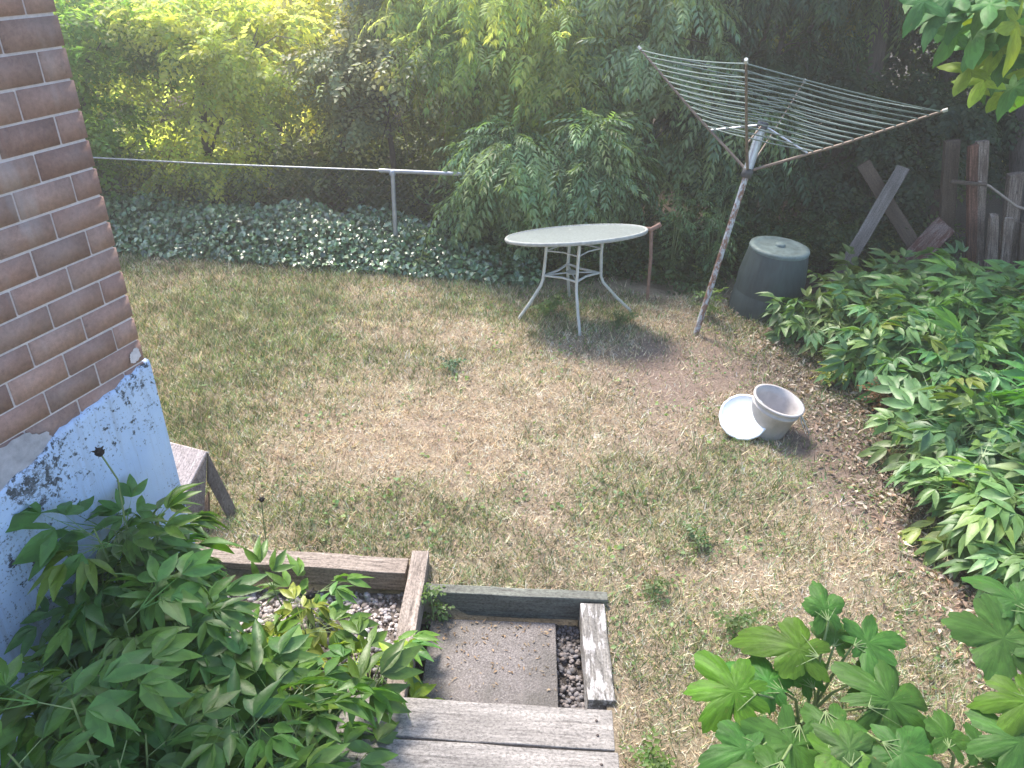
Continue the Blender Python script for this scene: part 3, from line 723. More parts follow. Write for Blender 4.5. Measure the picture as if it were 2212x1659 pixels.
p = MB(); p.lathe([(.146, -.018), (.152, -.016), (.154, .0), (.149, .004), (.140, .004), (.137, .001), (.06, .003), (0, .004)], 56, Rl, True, False, lambda a, z: 1 + .012 * (math.sin(a * 14) > 0)); p.build('disc', WL, ld, True)

# ================================================================= PLANKS, POSTS, STUMP
t = board('leaning_plank', (2.83, 6.35, -.02), (3.46, 6.95, 1.0), .115, .035, W_GREY, up=(-.5, -.8, .3)); tag(t, 'grey weathered plank leaning up to the right, in front of the crossing plank', 'plank', 'planks leaning behind the bin')
t = board('leaning_plank', (3.13, 7.05, 1.0), (3.95, 6.6, .0), .12, .035, W_BROWN, up=(-.3, -.9, .3)); tag(t, 'brown plank sloping down to the right behind the grey plank', 'plank', 'planks leaning behind the bin')
t = board('leaning_plank', (3.42, 6.55, -.02), (3.93, 6.78, .56), .2, .05, wood('rotten_wood', (.30, .24, .22), (.15, .085, .07), worn=(.12, .05, .04)), up=(-.4, -.8, .4), ragged=.08); tag(t, 'short broken rotten board with red brown end, under the crossing planks', 'plank', 'planks leaning behind the bin')
def post(p0, h, w, tck, mat, lab, lean=(0, 0), up=(0, -1, 0), ragged=.03, taper=1., cat='post', group='old wooden posts and palings at the right'):
    o = board('wooden_post' if cat == 'post' else 'fence_paling', p0, (p0[0] + lean[0], p0[1] + lean[1], p0[2] + h), w, tck, mat, up=up, ragged=ragged, taper=taper)
    tag(o, lab, cat, group); return o
post((4.33, 6.78, 0), 1.27, .075, .06, W_RED, 'tall reddish brown split post, roped to the grey post', (-.42, 0))
post((4.41, 6.84, 0), 1.30, .10, .05, W_POST, 'tall pale grey post standing behind the roped reddish post', (-.40, 0))
post((4.14, 6.95, 0), 1.27, .13, .05, W_BROWN, 'dark brown broad post left of the tall roped pair', (-.33, 0))
post((4.42, 6.62, 0), .76, .11, .05, W_POST, 'short rotten paling with splintered top in front of the tall posts', (-.22, 0), taper=.55, ragged=.1, cat='paling')
post((4.56, 6.64, 0), .70, .085, .04, W_POST, 'narrow grey paling with a slanted top, right of the short rotten paling', (-.20, 0), ragged=.06, cat='paling')
post((4.66, 6.80, 0), 1.03, .12, .07, W_POST, 'squared grey post with flat top where the rope ends', (-.28, 0), ragged=.0, cat='post')
post((4.78, 6.70, 0), .64, .11, .04, W_BROWN, 'dark paling at the right picture edge, half behind leaves', (-.2, 0), cat='paling')
post((4.00, 7.05, 0), .80, .07, .05, W_BROWN, 'thin dark stake between the rotten board and the tall posts', (-.10, 0))
rp = MB(); rp.tube([(3.80, 6.72, .955), (3.95, 6.70, .95), (4.10, 6.70, .945)], .018, 7); o = rp.build('crossbar', W_BROWN, None, True); tag(o, 'short brown stick lying across the tall posts', 'stick')
rp = MB(); rp.tube([(4.03, 6.71, .965), (4.14, 6.71, .93), (4.30, 6.71, .84), (4.44, 6.70, .76), (4.9, 6.68, .66)], .012, 6); o = rp.build('rope', simple('jute_rope', (.34, .27, .23), .95), None, True); tag(o, 'sagging brown rope tied from the tall post to the right', 'rope')
# rusty stake by the table
sk = empty('rusty_stake', (1.14, 6.05, 0), 'thin rusty stake with bent crossing top right of the patio table', 'stake')
RB = simple('rust', (.24, .15, .12), .9, 0, .4, 30)
p = MB(); p.tube([(1.15, 6.05, -.02), (1.13, 6.05, .4), (1.10, 6.05, .66)], .014, 8); p.build('shaft', RB, sk, True)
p = MB(); p.tube([(1.00, 6.03, .655), (1.10, 6.04, .65), (1.17, 6.03, .70)], .02, 8); p.build('head', RB, sk, True)

# ================================================================= CHAIN LINK FENCE
fe = empty('chain_link_fence', (-2.2, 6.75, 0), 'galvanised chain link fence in front of the hedge, ivy at its foot', 'fence')
GV = simple('galvanised', (.36, .38, .42), .45, .5, .2, 14, .1)
F0 = Vector((-4.6, 6.98, .80)); F1 = Vector((-1.133, 6.70, .855)); F2 = Vector((-.40, 6.64, .872))
p = MB(); p.tube([F1 + Vector((-.12, .01, .0)), F1, F2], .018, 10); p.build('top_rail', GV, fe, True)
p = MB(); p.tube([F0, F0.lerp(F1, .5) - Vector((0, 0, .012)), F1 + Vector((-.1, .01, 0))], .0075, 8); p.build('top_wire', GV, fe, True)
for q in (F1,):
    p = MB(); p.tube([(q.x, q.y, -.05), (q.x, q.y, q.z - .02)], .02 if q is F1 else .006, 10); po = p.build('post', GV, fe, True)
    p = MB(); kk = 1 if q is F1 else .35; p.lathe([(.028 * kk, -.035), (.03 * kk, -.01), (.02 * kk, .012), (0, .016)], 14, Matrix.Translation(q), False, False); p.build('cap', GV, po, True)
p = MB(); dv = (F2 - F0); LL = dv.length; nn = int(LL / .075)
for i in range(-12, nn):
    for s_ in (0, 1):
        a_ = i * .075; b_ = a_ + .84; za, zb = (0.0, .84) if s_ == 0 else (.84, 0.0)
        def cl(t): 
            q = F0 + dv * (t / LL); return q
        t0, t1 = max(a_, 0), min(b_, LL)
        if t1 - t0 < .02: continue
        z0_ = za + (zb - za) * (t0 - a_) / .84; z1_ = za + (zb - za) * (t1 - a_) / .84
        q0 = cl(t0); q1 = cl(t1); p.tube([(q0.x, q0.y, z0_), (q1.x, q1.y, z1_)], .0012, 3, False)
p.build('wire_mesh', simple('wire_mesh_metal', (.14, .14, .14), .6, .4), fe)
#==PLANTS==
# ================================================================= PEONIES
def peony(name, base, R_, h, nst, color, label, group, mat=PEONY, size=1., lean=(0, 0), alt=None, pa=.05, lo=.25, heads=0, cat='plant'):
    root = empty(name, base, label, cat, group); stm = MB(); P = []; D = []
    bx, by, bz = base
    for k in range(nst):
        a = 2 * PI * (k + random.random()) / nst * 2.4; rr = R_ * math.sqrt(random.random())
        hh = h * (1 - .35 * (rr / R_) ** 2) * random.uniform(.8, 1.08)
        tip = Vector((bx + rr * math.cos(a) + lean[0], by + rr * math.sin(a) + lean[1], bz + hh))
        b0 = Vector((bx + rr * .3 * math.cos(a), by + rr * .3 * math.sin(a), bz - .01)); midp = b0.lerp(tip, .5) + Vector((0, 0, hh * .08))
        stm.tube([b0, midp, tip], [.006, .005, .003], 5, False)
        nl = random.randint(5, 7)
        for j in range(nl):
            t = lo + (1 - lo) * (j + .5) / nl; q = b0.lerp(midp, t * 2) if t < .5 else midp.lerp(tip, t * 2 - 1)
            az = a + j * 2.4 + random.uniform(-.5, .5); el = random.uniform(-.1, .55) if t < .85 else random.uniform(.3, .9)
            d = Vector((math.cos(az) * math.cos(el), math.sin(az) * math.cos(el), math.sin(el)))
            pl_ = random.uniform(.03, .09) * size
            e = q + d * pl_; stm.tube([q, e], .0022, 4, False); P.append(e[:]); D.append((d.x, d.y, d.z - .15))
    P = np.array(P); D = np.array(D); n_ = len(P)
    U = np.array([[0, 0, 1.]]) + rng.normal(size=(n_, 3)) * .42
    V, F, C = scatter(PEO, P, D, U, size * rng.uniform(.8, 1.2, n_), colvar(color, n_, .32, .14, alt, pa))
    mesh_np('foliage', V, F, mat, root, C)
    stm.build('stems', simple('stem_green', (.16, .22, .08), .6, 0, .2) if 'SG' not in globals() else SG, root, True)
    return root
SG = simple('green_stem', (.17, .23, .09), .6, 0, .2)
GP = 'peony clumps in the bed on the right'
pc = (.125, .25, .085)
spots = [(2.55, 5.45, .42, .50), (3.05, 5.75, .45, .60), (3.60, 5.95, .48, .64), (4.2, 5.85, .48, .64), (4.85, 5.75, .5, .62),
         (2.75, 4.85, .42, .52), (3.35, 5.15, .48, .62), (3.95, 5.15, .48, .62), (4.5, 5.1, .48, .6),
         (3.05, 4.30, .42, .50), (3.60, 4.45, .46, .60), (4.15, 4.4, .45, .6),
         (2.72, 3.75, .38, .44), (3.20, 3.70, .44, .56), (3.75, 3.75, .45, .58),
         (2.55, 3.15, .38, .46), (3.05, 3.10, .42, .54), (3.5, 3.1, .42, .54),
         (2.72, 2.60, .36, .44), (3.15, 2.5, .4, .5)]
dsc = ['front left clump beside the compost bin', 'clump in front of the leaning grey plank', 'clump below the crossing planks', 'clump in front of the tall roped posts', 'far right clump under the maple leaves',
       'clump on the bed edge just above the small yellow plant', 'middle clump below the crossing planks', 'middle clump below the tall posts', 'clump at the right picture edge below the palings',
       'low clump right of the small yellow plant', 'full clump in the middle of the bed', 'clump at the right picture edge, mid bed',
       'low clump on the bed edge level with the pail', 'clump right of the low clump beside the pail', 'broad leaved clump at the right edge, level with the pail',
       'clump on the bed edge above the hollyhock', 'large leaved clump right behind the hollyhock tip', 'large leaved clump at the right edge behind the hollyhock',
       'nearest clump hanging over the bare soil strip', 'nearest clump at the right picture edge']
for (px, py, R_, h), dd in zip(spots, dsc):
    h *= .9 if py < 5.4 else (.66 if px < 4 else .45)
    peony('peony_plant', (px, py, 0), R_, h, int(14 * (R_ / .42) ** 2), tuple(k * random.uniform(.85, 1.15) for k in pc), 'green peony, ' + dd, GP, size=random.uniform(1.2, 1.4), alt=(.22, .27, .07))
# big peony in front of the foundation
GP2 = 'peony stems in the front gravel bed'
dk = (.085, .18, .035)
peony('peony_plant', (-1.46, 2.12, BED_Z), .20, 1.04, 13, dk, 'tall dark green peony against the blue foundation, reaching highest', GP2, size=1.16, lean=(-.04, .03), alt=(.16, .25, .03), pa=.1)
peony('peony_plant', (-1.30, 1.72, BED_Z), .30, .84, 18, dk, 'dense dark green peony in the lower left corner', GP2, size=1.16, alt=(.12, .2, .03), pa=.07)
peony('peony_plant', (-1.02, 1.86, BED_Z), .20, .50, 6, dk, 'low peony spreading over the gravel behind the dense ones', GP2, size=1.16, lean=(.03, 0), alt=(.2, .3, .03), pa=.08)
peony('peony_plant', (-.80, 1.52, BED_Z), .28, .70, 13, dk, 'dense peony at the bottom, left of the wooden step', GP2, size=1.16, lean=(.03, 0), alt=(.15, .24, .03), pa=.08)
peony('peony_plant', (-.60, 1.98, BED_Z), .10, .36, 3, dk, 'small peony with bright leaves hanging over the middle timber', GP2, size=1.16, lean=(.08, .02), alt=(.24, .34, .03), pa=.2)
peony('peony_plant', (-.90, 2.36, BED_Z), .16, .34, 3, dk, 'sparse peony with yellowed leaves by the back timber', GP2, size=1.0, alt=(.3, .34, .06), pa=.4)
peony('peony_plant', (-1.2, 1.3, BED_Z), .34, .95, 12, dk, 'peony cut by the bottom picture edge at the left', GP2, size=1.16, alt=(.12, .2, .03))
# seed heads
def seedhead(pts, r, lab):
    root = empty('seed_head', pts[0], lab, 'seed head', 'dry seed heads'); p = MB(); p.tube(pts, .0032, 5); p.build('stalk', SG, root, True)
    p = MB(); e = Vector(pts[-1]); p.lathe([(r * .4, -r), (r, -r * .3), (r * .8, r * .5), (r * .2, r)], 10, Matrix.Translation(e)); 
    for k in range(5):
        d_ = Vector((math.cos(k * 1.256), math.sin(k * 1.256), .5)).normalized(); p.tube([e, e + d_ * r * 1.5], [r * .5, r * .1], 5)
    p.build('pod', simple('dark_seed', (.02, .016, .014), .8), root, True)
seedhead([(-1.45, 2.16, .8), (-1.43, 2.16, 1.0), (-1.46, 2.15, 1.13)], .017, 'dark seed head on a stalk above the tallest peony')
seedhead([(-1.20, 2.80, -.01), (-1.21, 2.84, .2), (-1.19, 2.82, .36)], .014, 'round black seed head standing alone at the lawn edge')
seedhead([(-.88, 2.36, BED_Z), (-.86, 2.36, .1), (-.855, 2.36, .22)], .022, 'brown seed pod above the back timber')

# ================================================================= HOLLYHOCK / big lobed leaves
def lobed(nl=5, L=.2, W=.2, depth=.38, cup=.12, seedv=0, teeth=3, n=72, pk=None):
    """palmate lobed leaf, fan of rings; base at origin, pointing +Y"""
    rs = np.random.default_rng(seedv); T = [(0, L * .32, 0)]; ring = []; amp = rs.uniform(.8, 1.5, nl + 2)
    c = np.array([0, L * .32])
    for k in range(n):
        a = -PI / 2 + 2 * PI * k / n; q = (a + PI / 2) / (2 * PI)       # 0 at base
        lb = abs(math.sin(PI * nl * (q * .92 + .04))) ** .7 if pk is None else (1 - abs(2 * ((nl * (q * .92 + .04)) % 1) - 1)) ** pk
        r_ = (.5 * (1 - depth) + .5 * depth * lb * amp[int(nl * (q * .92 + .04)) % nl]) * (1 - .35 * math.exp(-((q - .5) * 2.2) ** 2 * 9) * 0) * (1 + .25 * math.exp(-((q - .5) * 6) ** 2))
        r_ *= 1 - .55 * math.exp(-(min(q, 1 - q) * 16) ** 2) + .075 * abs(math.sin(q * PI * nl * teeth + 1)) - .03 + rs.normal(0, .016)
        ring.append((r_ * W * math.cos(a) * 1.05, r_ * L * math.sin(a) * 1.15, lb))
    F = []
    LV = (.2, .4, .6, .8, 1.)
    for t in LV:
        for ki, (x_, y_, lb) in enumerate(ring):
            X_ = c[0] + x_ * t; Y_ = c[1] + y_ * t; rr = math.hypot(x_ * t, y_ * t)
            z = -cup * rr * rr / L * 2 + .10 * L * t * t * (lb - .5) + .045 * L * t * math.sin(9 * X_ / L + seedv) * math.cos(6 * Y_ / L + seedv * 2) - .35 * max(0, Y_ - L * .5) ** 2 / L
            z += .018 * L * t * math.sin(13 * X_ / L + seedv) * math.sin(11 * Y_ / L + 2 * seedv) + .006 * L * math.sin(41 * X_ / L) * math.sin(37 * Y_ / L)
            T.append((X_, Y_, z))
    for k in range(n):
        k2 = (k + 1) % n
        F.append((0, 1 + k, 1 + k2))
        for q in range(len(LV) - 1):
            o1 = 1 + q * n; o2 = o1 + n; F.append((o1 + k, o2 + k, o2 + k2)); F.append((o1 + k, o2 + k2, o1 + k2))
    return np.array(T), np.array(F)
def W(x, y, Y):      # a point of the place seen at that spot of the photo, at depth Y
    d = fw * 1640 + RR * (x - 1106) - UU * (y - 829.5); return np.array([0, 0, H]) + d * Y / d[1]
def broadplant(name, base, leaves, color, label, mat=BROAD, group=None, lob=7, depth=.42, cat='plant', stem=True, seed0=0):
    root = empty(name, base, label, cat, group); stm = MB(); Vs = []; Fs = []; Cs = []; bcount = 0
    for i, (pos, dr_, nrm, s, tint) in enumerate(leaves):
        T, F = lobed(random.choice((5, 5, 7)), 1, random.uniform(.85, 1.), depth * random.uniform(1.0, 1.45), random.uniform(.05, .35), seed0 + i, 4, 120, random.choice((.55, .7, .45))); Rm = frames(np.array([dr_], float), np.array([nrm], float))
        v, f = instance(T, F, Rm, np.array([pos]), np.array([s])); Vs.append(v); Fs.append(f + bcount); bcount += len(v)
        cc = np.array(color if tint is None else tint); fc = T[F].mean(axis=1); ang_ = np.arctan2(fc[:, 0], fc[:, 1] - .1); vein = np.exp(-((ang_[:, None] - np.array([-1., -.5, 0, .5, 1.])) ** 2).min(axis=1) / .006)
        ccs = np.repeat(cc[None], len(F), 0) * np.random.default_rng(i).uniform(.85, 1.15, (len(F), 1)) * (1 + .3 * vein[:, None]); Cs.append(ccs)
        b0 = Vector(base) + Vector((random.uniform(-.03, .03), random.uniform(-.03, .03), 0)); e = Vector(pos) + Vector(dr_).normalized() * s * .02
        if stem: stm.tube([b0, b0.lerp(e, .55) + Vector((0, 0, .06)), e], [.008, .006, .004], 6, False)
        R0 = Rm[0]
        for a in (-1.0, -.5, 0, .5, 1.0):       # raised veins
            q = [Vector(R0 @ (np.array([math.sin(a) * t * .3, .04 + t * .5 * math.cos(a), -.004 - .03 * t * t]) * s) + np.array(pos)) for t in (0, .5, 1)]
            stm.tube(q, [.0028, .002, .0008], 4, False)
    mesh_np('foliage', np.concatenate(Vs), np.concatenate(Fs), mat, root, np.concatenate(Cs), True)
    stm.build('stems', SG, root, True); return root
lv = []
hb = (.045, .125, .022); yl = (.07, .15, .014)
spec = [ # px, py of leaf base, depth Y, direction in (right, away, up), size, tint
    (1790, 1345, 2.05, (-.1, .8, .45), .16, hb), (1840, 1395, 2.0, (1, .25, .0), .22, hb), (1775, 1420, 1.95, (-1, .35, .1), .22, yl),
    (1800, 1400, 2.0, (.4, .9, .1), .15, hb), (1640, 1500, 1.8, (-1, .1, .0), .25, yl), (1700, 1500, 1.85, (-.6, .5, .1), .2, hb),
    (1850, 1470, 1.9, (.8, .05, -.15), .19, hb), (1780, 1530, 1.75, (.1, -1, -.1), .24, hb), (1730, 1560, 1.7, (-.5, -.8, -.1), .26, hb), (1870, 1530, 1.75, (.9, .3, 0), .26, hb),
    (1790, 1600, 1.6, (.2, -.9, 0), .2, yl), (1650, 1610, 1.6, (-.9, -.3, 0), .2, hb),
    (1760, 1490, 1.9, (-.2, .5, .1), .16, hb), (1690, 1640, 1.5, (-.3, -.6, 0), .2, hb), (1900, 1600, 1.6, (.6, -.4, 0), .2, hb), (1840, 1660, 1.5, (.1, .6, .1), .18, hb)]
for px, py, Y, d, s, tn in spec:
    lv.append((W(px, py, Y), d, (random.uniform(-.3, .3), -.35, 1), s * random.uniform(1.0, 1.3), tuple(k * random.uniform(.85, 1.15) for k in tn)))
broadplant('hollyhock', (1.25, 1.95, 0), lv, hb, 'large lobed hollyhock leaves at the lower right, nearest the camera')
lv = [(W(px, py, Y), d, (random.uniform(-.2, .2), -.3, 1), s * random.uniform(1.0, 1.25), tuple(k * random.uniform(.85, 1.15) for k in tn)) for px, py, Y, d, s, tn in
      [(2230, 1400, 1.9, (-1, .35, .1), .26, hb), (2240, 1330, 2.0, (-.5, .8, .1), .22, hb), (2260, 1520, 1.7, (-1, 0, .1), .18, yl), (2250, 1600, 1.6, (-1, -.1, 0), .2, hb), (2270, 1450, 1.8, (.5, .6, .1), .24, hb)]]
broadplant('hollyhock', (2.25, 1.95, 0), lv, hb, 'hollyhock leaves entering from the right picture edge', seed0=30)
lv = [(W(px, py, Y), d, (random.uniform(-.2, .2), -.3, 1), s, tuple(k * random.uniform(.8, 1.15) for k in tn)) for px, py, Y, d, s, tn in
      [(1980, 1640, 1.62, (-.3, .9, .1), .15, hb), (2050, 1620, 1.62, (.3, .9, .1), .16, hb), (2120, 1650, 1.6, (.3, .9, 0), .17, hb), (1930, 1660, 1.6, (-.9, .3, 0), .14, hb), (2180, 1670, 1.55, (.9, .5, .1), .18, hb), (2060, 1690, 1.55, (0, -1, 0), .2, hb)]]
broadplant('hollyhock', (1.75, 1.75, 0), lv, hb, 'low hollyhock leaves filling the bottom right, between the two big ones', seed0=50)

# ================================================================= TREES
def ell(x, y, z, rx, ry, rz): return (x, y, z, rx, ry, rz)
GT = 'trees and shrubs behind the fence'
YG = (.40, .46, .18); MG = (.17, .24, .10); GG = (.25, .36, .19); DG = (.075, .115, .06)  # YG and the paler yellows put the backlit sun glow into leaf colour
tree('green_shrub', (-4.6, 7.7, 0), [ell(-4.6, 7.7, 1.2, .8, .6, 1.1), ell(-4.2, 7.9, 1.7, .8, .6, .55)], 1900, SPRIG, (.14, .24, .07), 'bright green shrub directly beside the house wall at the left', 'shrub', GT, LEAFTHIN, .04, 1.2, .3)
tree('tall_shrub', (-3.4, 8.1, 0), [ell(-3.4, 8.1, 1.1, .9, .7, .8), ell(-3.3, 8.4, 1.8, .9, .7, .5), ell(-2.6, 8.0, 1.7, .7, .5, .5)], 2100, SPRIG, YG, 'yellow green sunlit shrub with slanting dark branches behind the fence', 'shrub', GT, LEAFTHIN, .05, 1.2, .3, pa=.2, alt=(.4, .44, .2))
tree('tall_shrub', (-2.2, 8.9, 0), [ell(-2.2, 8.9, 1.5, 1.0, .7, .9), ell(-1.6, 9.1, 2.0, 1.0, .7, .5)], 1900, SPRIG, (.46, .48, .24), 'yellow backlit shrub at the top left, in the sun glow', 'shrub', GT, LEAFTHIN, .05, 1.3, .3)
tree('tall_shrub', (-1.3, 8.0, 0), [ell(-1.3, 8.0, 1.2, .9, .6, .9), ell(-1.5, 8.2, 1.8, .7, .5, .6)], 2600, SPRIG, (.27, .29, .15), 'dull olive brown shrub behind the fence post', 'shrub', GT, LEAF, .04, 1.1, .4, alt=(.25, .22, .06), pa=.06)
tree('ash_tree', (-.1, 8.2, 0), [ell(-.2, 7.9, 1.9, .9, .7, .6), ell(.1, 7.7, 1.45, .85, .6, .6), ell(-.6, 8.2, 2.2, .8, .6, .4)], 2700, PINN, (.34, .42, .19), 'ash tree with drooping leaves, sunlit yellow at its top', 'tree', GT, LEAFTHIN, .07, 1., .6, alt=(.28, .32, .05), pa=.1)
tree('sumac', (.15, 7.25, 0), [ell(.1, 7.0, 1.0, .75, .5, .45), ell(-.15, 6.9, .6, .5, .4, .35), ell(.75, 6.95, .85, .55, .45, .5)], 2900, PINN, GG, 'drooping sumac hanging over the fence end behind the table', 'sumac', GT, LEAF, .04, .95, .5, alt=(.14, .2, .08), pa=.15)
tree('ash_tree', (1.25, 7.9, 0), [ell(1.1, 7.6, 1.9, .8, .6, .7), ell(1.5, 7.5, 1.2, .8, .55, .6), ell(1.3, 8.0, 2.4, 1., .7, .5)], 3200, PINN, (.25, .34, .19), 'grey green ash with long hanging leaves left of the clothesline', 'tree', GT, LEAF, .07, 1., .8)
tree('tall_shrub', (2.3, 7.9, 0), [ell(2.3, 7.8, 1.0, .7, .6, .8), ell(2.5, 8.1, 2.0, .8, .6, .8)], 2200, PINN, (.07, .12, .06), 'dark green shrub right behind the clothesline pole and bin', 'shrub', GT, LEAF, .05, .95, .6)
tree('ash_tree', (2.9, 9.2, 0), [ell(2.6, 8.9, 2.9, 1.1, .7, .6), ell(3.2, 9.0, 2.2, .7, .6, .5), ell(2.0, 9.2, 3.4, 1.0, .8, .6)], 2200, PINN, (.20, .27, .14), 'tall ash above the clothesline with pale leaves coloured as sun flecks', 'tree', GT, LEAFTHIN, .09, 1., .7, alt=(.45, .45, .2), pa=.06)  # the pale alternate leaf colour paints in the sun flecks
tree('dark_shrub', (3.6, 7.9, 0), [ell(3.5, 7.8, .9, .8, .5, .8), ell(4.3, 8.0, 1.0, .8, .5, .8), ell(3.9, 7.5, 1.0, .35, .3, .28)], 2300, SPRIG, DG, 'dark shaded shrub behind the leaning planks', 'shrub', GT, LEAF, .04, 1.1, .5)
tree('dark_tree', (5.0, 9.4, 0), [ell(4.6, 9.2, 2.2, 1.0, .7, .9), ell(6.0, 9.2, 1.9, 1.0, .7, 1.1), ell(4.9, 9.3, 1.0, 1.3, .6, .7)], 2600, SPRIG, DG, 'dark shaded tree at the upper right, behind the maple leaves', 'tree', GT, LEAFTHIN, .1, 1.0, .5, alt=(.6, .65, .3), pa=.07)  # pale alternate leaves stand for sunlit foliage glimpsed through gaps
# backs: taller masses closing the view and shading the right side
GB = 'trees of the far row'
def big(name, x, y, h, r, n, c, lab, m=LEAF, tr=.14, alt=None):
    L_ = [ell(x + random.uniform(-.5, .5) * r, y + random.uniform(-.2, .3) * r, h * k, r * random.uniform(.8, 1.1), r * .75, h * .2) for k in (.2, .4, .6, .8)]
    tree(name, (x, y, 0), L_, n, SPRIG, c, lab, 'tree', GB, m, tr, 2.1, .4, gap=.25, limbs=True, alt=alt, shell=.8)
big('broadleaf_tree', -6.8, 11.5, 2.6, 1.9, 1500, YG, 'far left sunlit tree beyond the hedge, next to the house wall', LEAFTHIN)
big('broadleaf_tree', -4.2, 12.0, 2.6, 1.9, 1500, YG, 'far tree beyond the slanting branches at the upper left', LEAFTHIN)
big('broadleaf_tree', -1.6, 12.0, 2.7, 1.9, 1500, (.4, .38, .2), 'far tree in the glow above the fence', LEAFTHIN)
big('broadleaf_tree', .9, 11.6, 3.6, 1.9, 2200, MG, 'far tree behind the middle ash', LEAF)
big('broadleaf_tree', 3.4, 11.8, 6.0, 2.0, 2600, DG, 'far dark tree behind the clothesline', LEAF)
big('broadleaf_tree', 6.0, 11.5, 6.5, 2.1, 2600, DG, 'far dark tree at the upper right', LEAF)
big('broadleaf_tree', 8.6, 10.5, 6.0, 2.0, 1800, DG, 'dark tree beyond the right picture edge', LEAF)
# big trunk in the shade behind the clothesline
tree('old_tree', (3.75, 8.9, 0), [ell(3.6, 9.4, 4.6, 2.3, 1.6, .9), ell(5.2, 9.2, 4.4, 1.6, 1.5, .8), ell(2.6, 9.6, 5.3, 1.6, 1.5, .8)], 5200, SPRIG, MG, 'thick dark trunk rising behind the clothesline arms', 'tree', None, LEAF, .26, 2.0, .4, gap=.2, trunk_pts=[(3.75, 8.9, -.1), (3.70, 8.9, 1.2), (3.62, 8.95, 2.6), (3.6, 9.2, 4.4)])
# maple with trunk at the right edge; twigs hang into the picture
mp = empty('maple_tree', (5.45, 7.55, 0), 'maple with rough trunk at the right edge and leaves hanging in from the top right', 'tree')
tk = MB(); tk.tube([(5.55, 7.45, -.1), (5.3, 7.45, .5), (5.0, 7.45, 1.2), (4.85, 7.45, 2.2), (4.9, 7.3, 3.6), (5.1, 7.2, 5.0)], [.42, .36, .33, .31, .26, .15], 40)
tk.tube([(5.15, 7.35, 3.4), (4.3, 6.2, 3.7), (3.3, 5.0, 3.2), (2.9, 4.55, 2.75)], [.10, .07, .04, .012], 10)
tk.tube([(5.15, 7.35, 3.2), (4.2, 6.0, 3.3), (3.6, 5.1, 2.7)], [.08, .05, .01], 10)
tr_ = tk.build('trunk', barkmat('maple_bark', (.20, .16, .15)), mp, True)
ds = tr_.modifiers.new('sub', 'SUBSURF'); ds.levels = 0; ds.render_levels = 0
lt = [lobed(5, 1, 1.15, .68, .12, s_, 3, 60, 1.1) for s_ in (3, 4, 5)]
Pm = []; Dm = []; Sm = []
for k in range(190):
    cx_, cy_, cz_, r_ = random.choice([(2.7, 4.5, 2.55, .34), (2.95, 4.5, 2.28, .3), (2.95, 4.5, 2.5, .35), (3.3, 5.0, 2.75, .5), (2.4, 4.5, 2.55, .2)])
    Pm.append((cx_ + random.gauss(0, r_ * .55), cy_ + random.gauss(0, .25), cz_ + random.gauss(0, r_ * .32))); Dm.append((random.uniform(-1, .3), random.uniform(-1, .1), random.uniform(-1.1, -.2))); Sm.append(random.uniform(.16, .25))
for px_, py_ in ((2040, 50), (2095, 30), (2125, 110), (2165, 75), (2185, 150), (2110, 165), (2200, 60), (2205, 205), (2065, 15), (2150, 20), (2080, 90), (2010, 20), (2140, 190), (2175, 115), (2205, 130), (2195, 20)):
    Pm.append(tuple(W(px_, py_ - 40, 4.2))); Dm.append((-.55, -.5, -.8)); Sm.append(.19)
Pm = np.array(Pm); nm = len(Pm); Cm = colvar((.07, .18, .045), nm, .25, .12, (.24, .34, .04), .25)
V, F, C = scatter(lt, Pm, np.array(Dm), np.array([[-.2, -.3, 1.]]) + rng.normal(size=(nm, 3)) * .25, np.array(Sm), Cm)
V2 = V; n2 = 2600
P, d = lobe_points([ell(4.6, 7.2, 4.6, 2.0, 1.8, .7), ell(6.2, 7.6, 4.9, 2., 1.8, .8)], n2, .7, 9, .2)
Vb, Fb, Cb = scatter([diamond(.34, .3, .2)], P, d * np.array([1, 1, .3]) + np.array([0, 0, -.5]), np.array([[0, 0, 1.]]) + rng.normal(size=(len(P), 3)) * .4, rng.uniform(.6, 1.1, len(P)), colvar((.07, .13, .05), len(P)))
mesh_np('crown', np.concatenate([V, Vb]), np.concatenate([F, Fb + len(V)]), BROAD, mp, np.concatenate([C, Cb]))

# ================================================================= IVY, WEEDS
n = 17000
x = rng.uniform(-4.7, .2, n); yl_ = 6.62 - .10 * (x + 3.7) ; dep = rng.random(n)
y = yl_ + dep * .95; hh = (.4 + 1.25 * fbm(x, y, .4, 70)) * (.06 + .24 * np.clip(dep * 3, 0, 1) * (.6 + .6 * fbm(x, y, .5, 12)) * np.where(x < -1, 1, .8))
P = np.stack([x, y, rng.uniform(.25, 1, n) * hh], 1)
D = rng.normal(size=(n, 3)) * .5 + np.array([0, -.8, -.25]); U = rng.normal(size=(n, 3)) * .35 + np.array([0, -.45, 1])
V, F, C = scatter([blade(.062, .046, 3, .2, .2, .4), blade(.05, .04, 3, .3, .25, .35)], P, D, U, rng.uniform(.6, 1.2, n), colvar((.10, .18, .09), n, .6, .12, (.32, .42, .28), .12))  # pale alternate leaves paint the bright glints on the ivy
tag(mesh_np('ivy_groundcover', V, F, leafmat('ivy_leaf', .12, .22, 1.), None, C), 'dark glossy ivy along the foot of the chain link fence', 'ground cover', kind='stuff')
